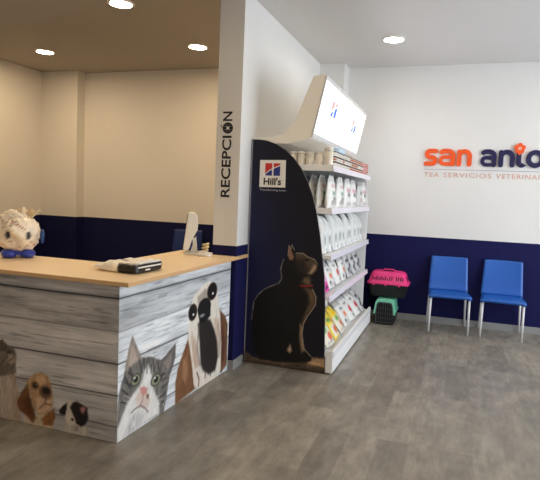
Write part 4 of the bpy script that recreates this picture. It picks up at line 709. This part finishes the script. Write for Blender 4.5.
# ================================================================== blue chairs
def seat_mb():
    b = MB(); nx, ny = 15, 13; top = []; bot = []
    for j in range(ny):
        v = j/(ny-1); y = -.245+v*.425; w = .235-.012*v
        for i in range(nx):
            s = -1+2*i/(nx-1)
            z = .450-.014*v-.012*(1-s*s)*math.sin(math.pi*min(1, v*1.1)) - .010*max(0, (.22-v)/.22)**2 - .012*max(0, abs(s)-.8)/.2
            top.append((s*w, y-.018*(1-s*s)*(1-v), z)); bot.append((s*w, y-.018*(1-s*s)*(1-v), z-.016-(.016 if (i in (0, nx-1) or j == 0) else 0)))
    n = nx*ny; F = []
    for j in range(ny-1):
        for i in range(nx-1): a = j*nx+i; F += [(a, a+1, a+nx+1, a+nx), (n+a, n+a+nx, n+a+nx+1, n+a+1)]
    ring = list(range(nx))+[j*nx+nx-1 for j in range(1, ny)]+[(ny-1)*nx+i for i in range(nx-2, -1, -1)]+[j*nx for j in range(ny-2, 0, -1)]
    for k in range(len(ring)): a, c = ring[k], ring[(k+1) % len(ring)]; F.append((c, a, n+a, n+c))
    b.add(top+bot, F, 0, True); return b
def back_mb():
    b = MB(); nx, nz = 15, 16; fr = []; bk = []
    for j in range(nz):
        v = j/(nz-1); z = .436+v*(.838-.436); w = .227-.020*v
        y0 = .168+.062*v**1.2-.02*max(0, .2-v)/.2
        for i in range(nx):
            s = -1+2*i/(nx-1); y = y0+.030*(1-s*s)*(.4+.6*v)-.012
            zz = z-(.004*max(0, abs(s)-.86)/.14)*(v > .95)
            fr.append((s*w, y, zz)); bk.append((s*w, y+.014, zz))
    n = nx*nz; F = []
    for j in range(nz-1):
        for i in range(nx-1): a = j*nx+i; F += [(a, a+1, a+nx+1, a+nx), (n+a, n+a+nx, n+a+nx+1, n+a+1)]
    ring = list(range(nx))+[j*nx+nx-1 for j in range(1, nz)]+[(nz-1)*nx+i for i in range(nx-2, -1, -1)]+[j*nx for j in range(nz-2, 0, -1)]
    for k in range(len(ring)): a, c = ring[k], ring[(k+1) % len(ring)]; F.append((c, a, n+a, n+c))
    b.add(fr+bk, F, 0, True); return b
def make_chair(label, loc, rz, group=None):
    t = thing('plastic_chair', label, 'chair', loc, rz, group)
    seat_mb().build('seat', M_chair, t, world=False); back_mb().build('backrest', M_chair, t, world=False)
    for sx in (-1, 1):
        b = MB(); b.tube([(sx*.215, -.222, 0), (sx*.209, -.215, .43)], [.0105, .0145]); b.build('leg', M_steel, t, world=False)
        b = MB(); b.tube([(sx*.222, .228, 0), (sx*.205, .165, .43)], [.0105, .0145]); b.build('leg', M_steel, t, world=False)
    return t
c1 = make_chair('blue plastic chair with metal legs, nearer the pet carriers', (-.028, 6.650, 0), R(5), 'blue chairs against the navy wall')
c2 = dup(c1, (.553, 6.650, 0), (0, 0, R(-1)), 'blue plastic chair with metal legs at the right, below the navy lettering')
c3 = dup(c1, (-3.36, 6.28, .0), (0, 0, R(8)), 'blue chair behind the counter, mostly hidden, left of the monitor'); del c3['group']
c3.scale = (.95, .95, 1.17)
M_chair_shaded = mat('blue_moulded_plastic_shaded', (14,40,104), .4, var=.05)  # same blue plastic as the other chairs, with shade put into the colour
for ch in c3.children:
    if ch.name.split('.')[0] in ('seat', 'backrest'): ch.data = ch.data.copy(); ch.data.materials[0] = M_chair_shaded

# ================================================================== pet carriers
def rrect(cx, cy, hx, hy, r, z, n=5):
    pts = []
    for qx, qy, a0 in ((1, 1, 0), (-1, 1, 90), (-1, -1, 180), (1, -1, 270)):
        for i in range(n+1):
            a = R(a0+90*i/n); pts.append((cx+qx*(hx-r)+r*math.cos(a), cy+qy*(hy-r)+r*math.sin(a), z))
    return pts
# mint carrier on the floor, door towards the room
mx, my = -.742, 6.685
t = thing('pet_carrier', 'small mint and black pet carrier with wire door, on the floor under the pink one', 'pet carrier', (mx, my, 0))
b = MB(); b.loft([rrect(mx, my, .105, .175, .03, .0), rrect(mx, my, .112, .185, .035, .02), rrect(mx, my, .122, .195, .035, .140), rrect(mx, my, .130, .203, .035, .142), rrect(mx, my, .130, .203, .035, .152)]); b.build('base_tub', M_charcoal, t)
b = MB(); b.loft([rrect(mx, my, .131, .204, .035, .152), rrect(mx, my, .131, .204, .035, .162), rrect(mx, my, .120, .196, .035, .165), rrect(mx, my, .108, .188, .04, .265), rrect(mx, my, .098, .178, .045, .298), rrect(mx, my, .080, .16, .045, .309)]); b.build('top_shell', M_mint, t)
b = MB(); yf = my-.206
arch = [(mx-.128, .13), (mx-.118, .20), (mx-.108, .27), (mx-.092, .302), (mx-.06, .312), (mx+.06, .312), (mx+.092, .302), (mx+.108, .27), (mx+.118, .20), (mx+.128, .13)]
inner = [(mx-.108, .13), (mx-.101, .19), (mx-.093, .245), (mx-.080, .268), (mx-.055, .275), (mx+.055, .275), (mx+.080, .268), (mx+.093, .245), (mx+.101, .19), (mx+.108, .13)]
for i in range(len(arch)-1): b.prism([arch[i], inner[i], inner[i+1], arch[i+1]], yf-.006, my-.155, 'y')
b.build('front_arch', M_mint, t)
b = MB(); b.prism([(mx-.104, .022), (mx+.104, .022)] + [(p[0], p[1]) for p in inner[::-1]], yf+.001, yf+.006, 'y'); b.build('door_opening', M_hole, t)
b = MB(); ring = [(mx-.098, .03), (mx+.098, .03), (mx+.096, .18), (mx+.086, .25), (mx+.05, .266), (mx-.05, .266), (mx-.086, .25), (mx-.096, .18), (mx-.098, .03)]
b.tube([(p[0], yf-.006, p[1]) for p in ring], .003, 8, cap=False)
for i in range(6): x = mx-.067+i*.0268; b.tube([(x, yf-.006, .03), (x, yf-.006, .262)], .0012, 6)
for i in range(3): z = .08+i*.06; b.tube([(mx-.086, yf-.006, z), (mx+.092, yf-.006, z)], .0012, 6)
part_label(b.build('door', M_wire, t), 'wire grid door')
b = MB(); b.tube([(mx, my-.07, .307), (mx, my-.06, .313), (mx, my+.06, .313), (mx, my+.07, .307)], .009, 8); b.build('handle', M_charcoal, t)
# pink carrier lying across it
px, py, pz = -.735, 6.70, .3225
t = thing('pet_carrier', 'pink and black pet carrier resting on top of the mint one, behind the shelf end', 'pet carrier', (px, py, pz))
b = MB(); b.loft([rrect(px, py, .20, .125, .04, pz), rrect(px, py, .212, .136, .045, pz+.02), rrect(px, py, .235, .152, .045, pz+.150), rrect(px, py, .243, .158, .045, pz+.155)]); b.build('base_tub', M_charcoal, t)
b = MB(); b.loft([rrect(px, py, .250, .166, .045, pz+.155), rrect(px, py, .250, .166, .045, pz+.172), rrect(px, py, .236, .154, .05, pz+.176), rrect(px, py, .205, .125, .05, pz+.272), rrect(px, py, .190, .110, .05, pz+.296), rrect(px, py, .165, .09, .05, pz+.306)]); ts = b.build('top_shell', M_pink, t)
b = MB()
def yface(z): k = (z-(pz+.176))/.096; return py-(.154-.029*k)
for i in range(15):
    x = px-.178+i*.0255
    if i == 10: continue
    z0, z1 = pz+.205, pz+.252-(.02 if i < 9 and i % 2 else 0)
    b.add([(x-.006, yface(z0)-.002, z0), (x+.006, yface(z0)-.002, z0), (x+.006, yface(z1)-.002, z1), (x-.006, yface(z1)-.002, z1)], [(0, 1, 2, 3)])
def xface(z): k = (z-(pz+.176))/.096; return px+(.236-.031*k)
for i in range(5):
    y = py-.08+i*.04; z0, z1 = pz+.205, pz+.252
    b.add([(xface(z0)+.002, y-.008, z0), (xface(z0)+.002, y+.008, z0), (xface(z1)+.002, y+.008, z1), (xface(z1)+.002, y-.008, z1)], [(0, 1, 2, 3)])
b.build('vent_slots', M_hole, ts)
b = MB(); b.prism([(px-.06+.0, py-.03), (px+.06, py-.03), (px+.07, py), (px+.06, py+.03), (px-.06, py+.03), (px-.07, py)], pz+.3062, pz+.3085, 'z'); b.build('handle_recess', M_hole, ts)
b = MB(); b.tube([(px-.075, py, pz+.305), (px-.055, py, pz+.322), (px+.055, py, pz+.322), (px+.075, py, pz+.305)], .009, 8); b.build('handle', M_pink, t)
for x in (-.16, -.02, .14):
    b = MB(); b.box(px+x-.012, px+x+.012, py-.172, py-.164, pz+.142, pz+.18); b.build('clip', M_pink, t, .002)

# ================================================================== things on the worktop
WZ = .9725
M_fig = mat('blue_glossy_plastic', (44,66,168), .3, var=.05)
M_bowl = mat('translucent_blue', (60,96,170), .15, var=.03, alpha=.6)
fx, fy = -2.975, 3.08
t = thing('treat_jar', 'round jar stuffed with cream printed wrappers on two blue feet on the worktop', 'jar', (fx, fy, WZ), R(43))
for sx in (-1, 1):
    b = MB(); b.ellipsoid((fx+sx*.060, fy-.03, WZ+.030), .055, .080, .036, 20, 12, z0=-.83); b.build('foot', M_fig, t)
    b = MB(); b.ellipsoid((fx+sx*.160, fy+.02, WZ+.150), .016, .045, .052, 16, 10); part_label(b.build('arm', M_bowl, t), 'translucent blue rounded arm')
b = MB(); b.lathe([(.075, .02), (.085, .03), (.07, .06), (.10, .085), (.11, .095)], (fx, fy, WZ), 28); b.build('base', M_fig, t)
M_wrap = vcol_mat('printed_wrapper_film', .4, .5)
def crumple(name, c, rx, ry, rz, seed, parent, amp=.16, eyes=False, nu=64, nv=40):
    P = []; 
    for j in range(nv+1):
        for i in range(nu):
            th = -math.pi/2+math.pi*j/nv; ph = 2*math.pi*i/nu
            P.append((math.cos(th)*math.cos(ph), math.cos(th)*math.sin(ph), math.sin(th)))
    P = np.array(P); x, y, z = P[:, 0], P[:, 1], P[:, 2]
    n = fbm(x*2.4+z*1.7+10, y*2.4-z*1.1+10, seed, 4); n2 = np.abs(fbm(x*4+9-z, z*4+y+9, seed+5, 3)-.5)*2
    k = 1+amp*(n-.5)*2-amp*.9*(1-n2)**3*.5
    Q = P*k[:, None]*np.array([[rx, ry, rz]])+np.array([c])
    F = []
    for j in range(nv):
        for i in range(nu): a = j*nu+i; d = j*nu+(i+1) % nu; F.append((a, d, d+nu, a+nu))
    org = np.array(parent_origin(parent)); me = bpy.data.meshes.new(name); me.from_pydata((Q-org).tolist(), [], F); me.materials.append(M_wrap)
    me.polygons.foreach_set('use_smooth', [True]*len(F))
    base = np.array([[240, 226, 204]])*(1+.35*(n-.5)[:, None])
    st = fbm(x*5+z*6+3, y*5+z*3+3, seed+11, 2); k1 = smooth(np.abs(st-.5)-.022, .018)*smooth(.46-fbm(x*2+7, z*2+7, seed+2, 2), .03)
    base = base*(1-.75*k1[:, None])+np.array([[140, 60, 40]])*.75*k1[:, None]
    st = fbm(x*6-z*4+30, y*4+z*6+30, seed+15, 2); k1 = smooth(np.abs(st-.5)-.018, .014)*smooth(.5-fbm(x*3+17, z*3+7, seed+7, 2), .04)
    base = base*(1-.7*k1[:, None])+np.array([[110, 84, 60]])*.7*k1[:, None]
    if eyes:
        for ex_, ez_ in ((-.43, -.05), (.43, -.07)):
            d = np.hypot((x-ex_)/.12, (z-ez_)/.20)-1; w = smooth(d*.1, .02)*(y < 0); base = base*(1-w[:, None])+np.array([[34, 32, 36]])*w[:, None]
    set_print(me, base); me.update(); return link(name, me, parent)
part_label(crumple('wrapper_ball', (fx, fy, WZ+.178), .158, .155, .142, 3, t, .15, True), 'ball of cream printed wrappers with two dark ovals')
crumple('wrapper_fold', (fx-.03, fy-.02, WZ+.29), .095, .085, .055, 8, t, .22, False, 36, 22)
# twisted top of the wrapper
P = []; F = []; nu, nv = 12, 10
for j in range(nv):
    v = j/(nv-1)
    for i in range(nu):
        s = -1+2*i/(nu-1); a = .6*s+.5
        P.append((.03+s*(.035+.04*v)+.045*v, -.03+.025*math.sin(5*s+2*v), .262+.085*v+.012*math.sin(9*s)*v-.012*s*v))
for j in range(nv-1):
    for i in range(nu-1): a = j*nu+i; F.append((a, a+1, a+nu+1, a+nu))
me = bpy.data.meshes.new('wrapper_tuft'); me.from_pydata(P, [], F); me.materials.append(M_wrap); me.polygons.foreach_set('use_smooth', [True]*len(F))
pv = np.array(P); set_print(me, np.array([[228, 206, 170]])*(1+.4*(fbm(pv[:, 0]*60, pv[:, 2]*60, 2, 3)-.5))[:, None]); o = link('wrapper_tuft', me, t); so = o.modifiers.new('thick', 'SOLIDIFY'); so.thickness = .004

# lying food pack with black gusset end
t0 = thing('food_pack', 'white soft food pack with black striped end lying on the worktop corner', 'food pack', (-2.0, 3.0, WZ), R(-3))
rings = []; nL, nC = 26, 40; L = .33; COLS = []
for j in range(nL):
    v = j/(nL-1); x = .165-L*v
    hh = .036*(1-max(0, (v-.55)/.45)**2*.86)*(1 if v > .04 else .93); hw = .152*(1-.10*v)*(1 if v > .04 else .97)
    ring = []
    for i in range(nC):
        a = 2*math.pi*i/nC; c, s = math.cos(a), math.sin(a); e = .5
        yy = hw*math.copysign(abs(c)**e, c); z = hh*math.copysign(abs(s)**.6, s)
        wr = .004*math.sin(6*v*5+3*c)+.005*math.sin(11*c+7*v)
        ring.append((x+.012*math.sin(4*c)*v, yy, max(0, .036*(1-.35*v)+z+(wr if s > .2 else 0))))
    rings.append(ring)
b = MB(); b.loft(rings); me = b.mesh('pack_body', [M_bag])
pv = np.array(b.v); v = (.165-pv[:, 0])/L; base = np.array([[244, 238, 226]])*(1+.18*(fbm(pv[:, 0]*30, pv[:, 1]*30, 4, 3)-.5))[:, None]
def mixin(base, w, c): return base*(1-w[:, None])+np.array([c], float)*w[:, None]
base = mixin(base, ((v < .16) | ((pv[:, 1] < -.11) & (v < .42))).astype(float)*smooth(pv[:, 2]-.060, .006), (30, 28, 30))
base = mixin(base, smooth(np.abs(np.hypot((v-.45)/.8, (pv[:, 1]+.02)/.2)-.2)-.02, .02)*(pv[:, 2] > .05)*.7, (70, 62, 56))
set_print(me, base); link('pack_body', me, t0)
b = MB(); b.box(.160, .1745, -.125, .125, .036, .045); b.build('white_stripe', M_plate, t0, world=False)
b = MB(); b.box(.160, .1745, -.05, .0, .016, .025); b.build('small_print', M_plate, t0, world=False)
b = MB(); b.prism([(.14, -.145), (.166, -.145), (.172, -.12), (.172, .12), (.166, .145), (.14, .145)], .006, .058, 'z'); 
b.build('gusset_end', mat('pack_black', (26,24,26), .3), t0, .006, world=False)

# monitor seen from its side, with stand
M_mon = mat('monitor_white', (226,222,212), .35, var=.02)
mxx, myy = -2.10, 4.12
t = thing('computer_monitor', 'white computer monitor seen edge-on at the far end of the worktop', 'monitor', (mxx, myy, WZ), R(27))
q = [(-2.185, 1.020), (-2.150, 1.314), (-2.136, 1.322), (-2.098, 1.320), (-2.072, 1.296), (-2.066, 1.240), (-2.070, 1.180), (-2.092, 1.140), (-2.112, 1.100), (-2.130, 1.040), (-2.140, 1.012), (-2.176, 1.010)]
b = MB(); b.prism(q, myy-.135, myy+.135, 'y'); scn = b.build('housing', M_mon, t, .008, 3)
b = MB(); b.prism([(-2.1835, 1.04), (-2.1865, 1.04), (-2.1555, 1.305), (-2.1525, 1.305)], myy-.12, myy+.12, 'y'); b.build('screen', M_dark, t)
b = MB(); b.prism([(-2.112, 1.115), (-2.08, 1.12), (-2.072, 1.06), (-2.064, WZ+.012), (-2.125, WZ+.012), (-2.105, 1.05)], myy-.04, myy+.04, 'y'); b.build('stand_neck', M_mon, t, .004)
b = MB(); b.tube([(-2.098, myy-.05, 1.125), (-2.098, myy+.05, 1.125)], .016, 14); b.build('hinge', M_dark, t)
b = MB(); b.loft([rrect(-2.095, myy, .085, .10, .03, WZ), rrect(-2.095, myy, .085, .10, .03, WZ+.008), rrect(-2.095, myy, .07, .085, .03, WZ+.014)]); b.build('stand_base', M_mon, t)
# small white device and curled cable next to it
b = MB(); b.loft([rrect(-1.935, 4.00, .062, .036, .034, WZ), rrect(-1.935, 4.00, .066, .038, .036, WZ+.010), rrect(-1.940, 4.00, .055, .032, .03, WZ+.028), rrect(-1.952, 4.00, .030, .02, .018, WZ+.040)])
tag(b.build('desk_device', mat('device_white', (236,232,226), .3, var=.02)), 'small white rounded device on the worktop beside the monitor base', 'device')
b = MB(); pts = []
for i in range(60):
    a = i/59*6*math.pi; pts.append((-1.975+.022*math.cos(a)+.012*i/59, 4.08+.016*math.sin(a), WZ+.014+.0014*i))
b.tube(pts, .0095, 8)
tag(b.build('curled_cable', mat('cable_cream', (222,200,150), .45)), 'coiled cream cable standing on the worktop between monitor and white device', 'cable')

# ================================================================== light
def area(name, loc, rot, sx, sy, power, rgb):
    l = bpy.data.lights.new(name, 'AREA'); l.shape = 'RECTANGLE'; l.size = sx; l.size_y = sy; l.energy = power; l.color = rgb
    o = bpy.data.objects.new(name, l); COL.objects.link(o); o.location = loc; o.rotation_euler = rot; return o
area('shop_window_daylight', (XR-.05, 4.45, 1.6), (0, R(90), 0), 2.7, 3.4, 150, (.86, .93, 1.0))       # glazed side of the shop
area('warm_fill_behind_camera', (.9, -2.1, 1.6), (R(90), 0, 0), 4.5, 2.6, 34, (1.0, .84, .62))  # added warm fill in place of unseen interior lamps behind the camera
w = bpy.data.worlds.new('daylight'); scene.world = w; w.use_nodes = True
bg = w.node_tree.nodes['Background']; bg.inputs['Color'].default_value = (.80, .88, 1.0, 1); bg.inputs['Strength'].default_value = .18

# ================================================================== camera
cd = bpy.data.cameras.new('camera'); cam = bpy.data.objects.new('camera', cd); COL.objects.link(cam)
yaw, pitch, roll = R(18.9321), R(-4.8250), R(2.4129)
F_ = Vector((-math.sin(yaw)*math.cos(pitch), math.cos(yaw)*math.cos(pitch), math.sin(pitch)))
R_ = Vector((math.cos(yaw), math.sin(yaw), 0)); U_ = R_.cross(F_)
R2 = math.cos(roll)*R_+math.sin(roll)*U_; U2 = -math.sin(roll)*R_+math.cos(roll)*U_
Mc = Matrix((R2, U2, -F_)).transposed().to_4x4(); Mc.translation = Vector((0, 0, 1.5)); cam.matrix_world = Mc
cd.sensor_width = 36; cd.lens = 540.32/540*36; cd.clip_start = .05; cd.clip_end = 60
scene.camera = cam
scene.view_settings.view_transform = 'Standard'; scene.view_settings.look = 'None'
scene.view_settings.exposure = 0.0
scene.cycles.max_bounces = 8; scene.cycles.diffuse_bounces = 5; scene.cycles.use_denoising = True; scene.cycles.use_adaptive_sampling = False; scene.cycles.denoising_prefilter = 'ACCURATE'
scene.cycles.sample_clamp_indirect = 6.0
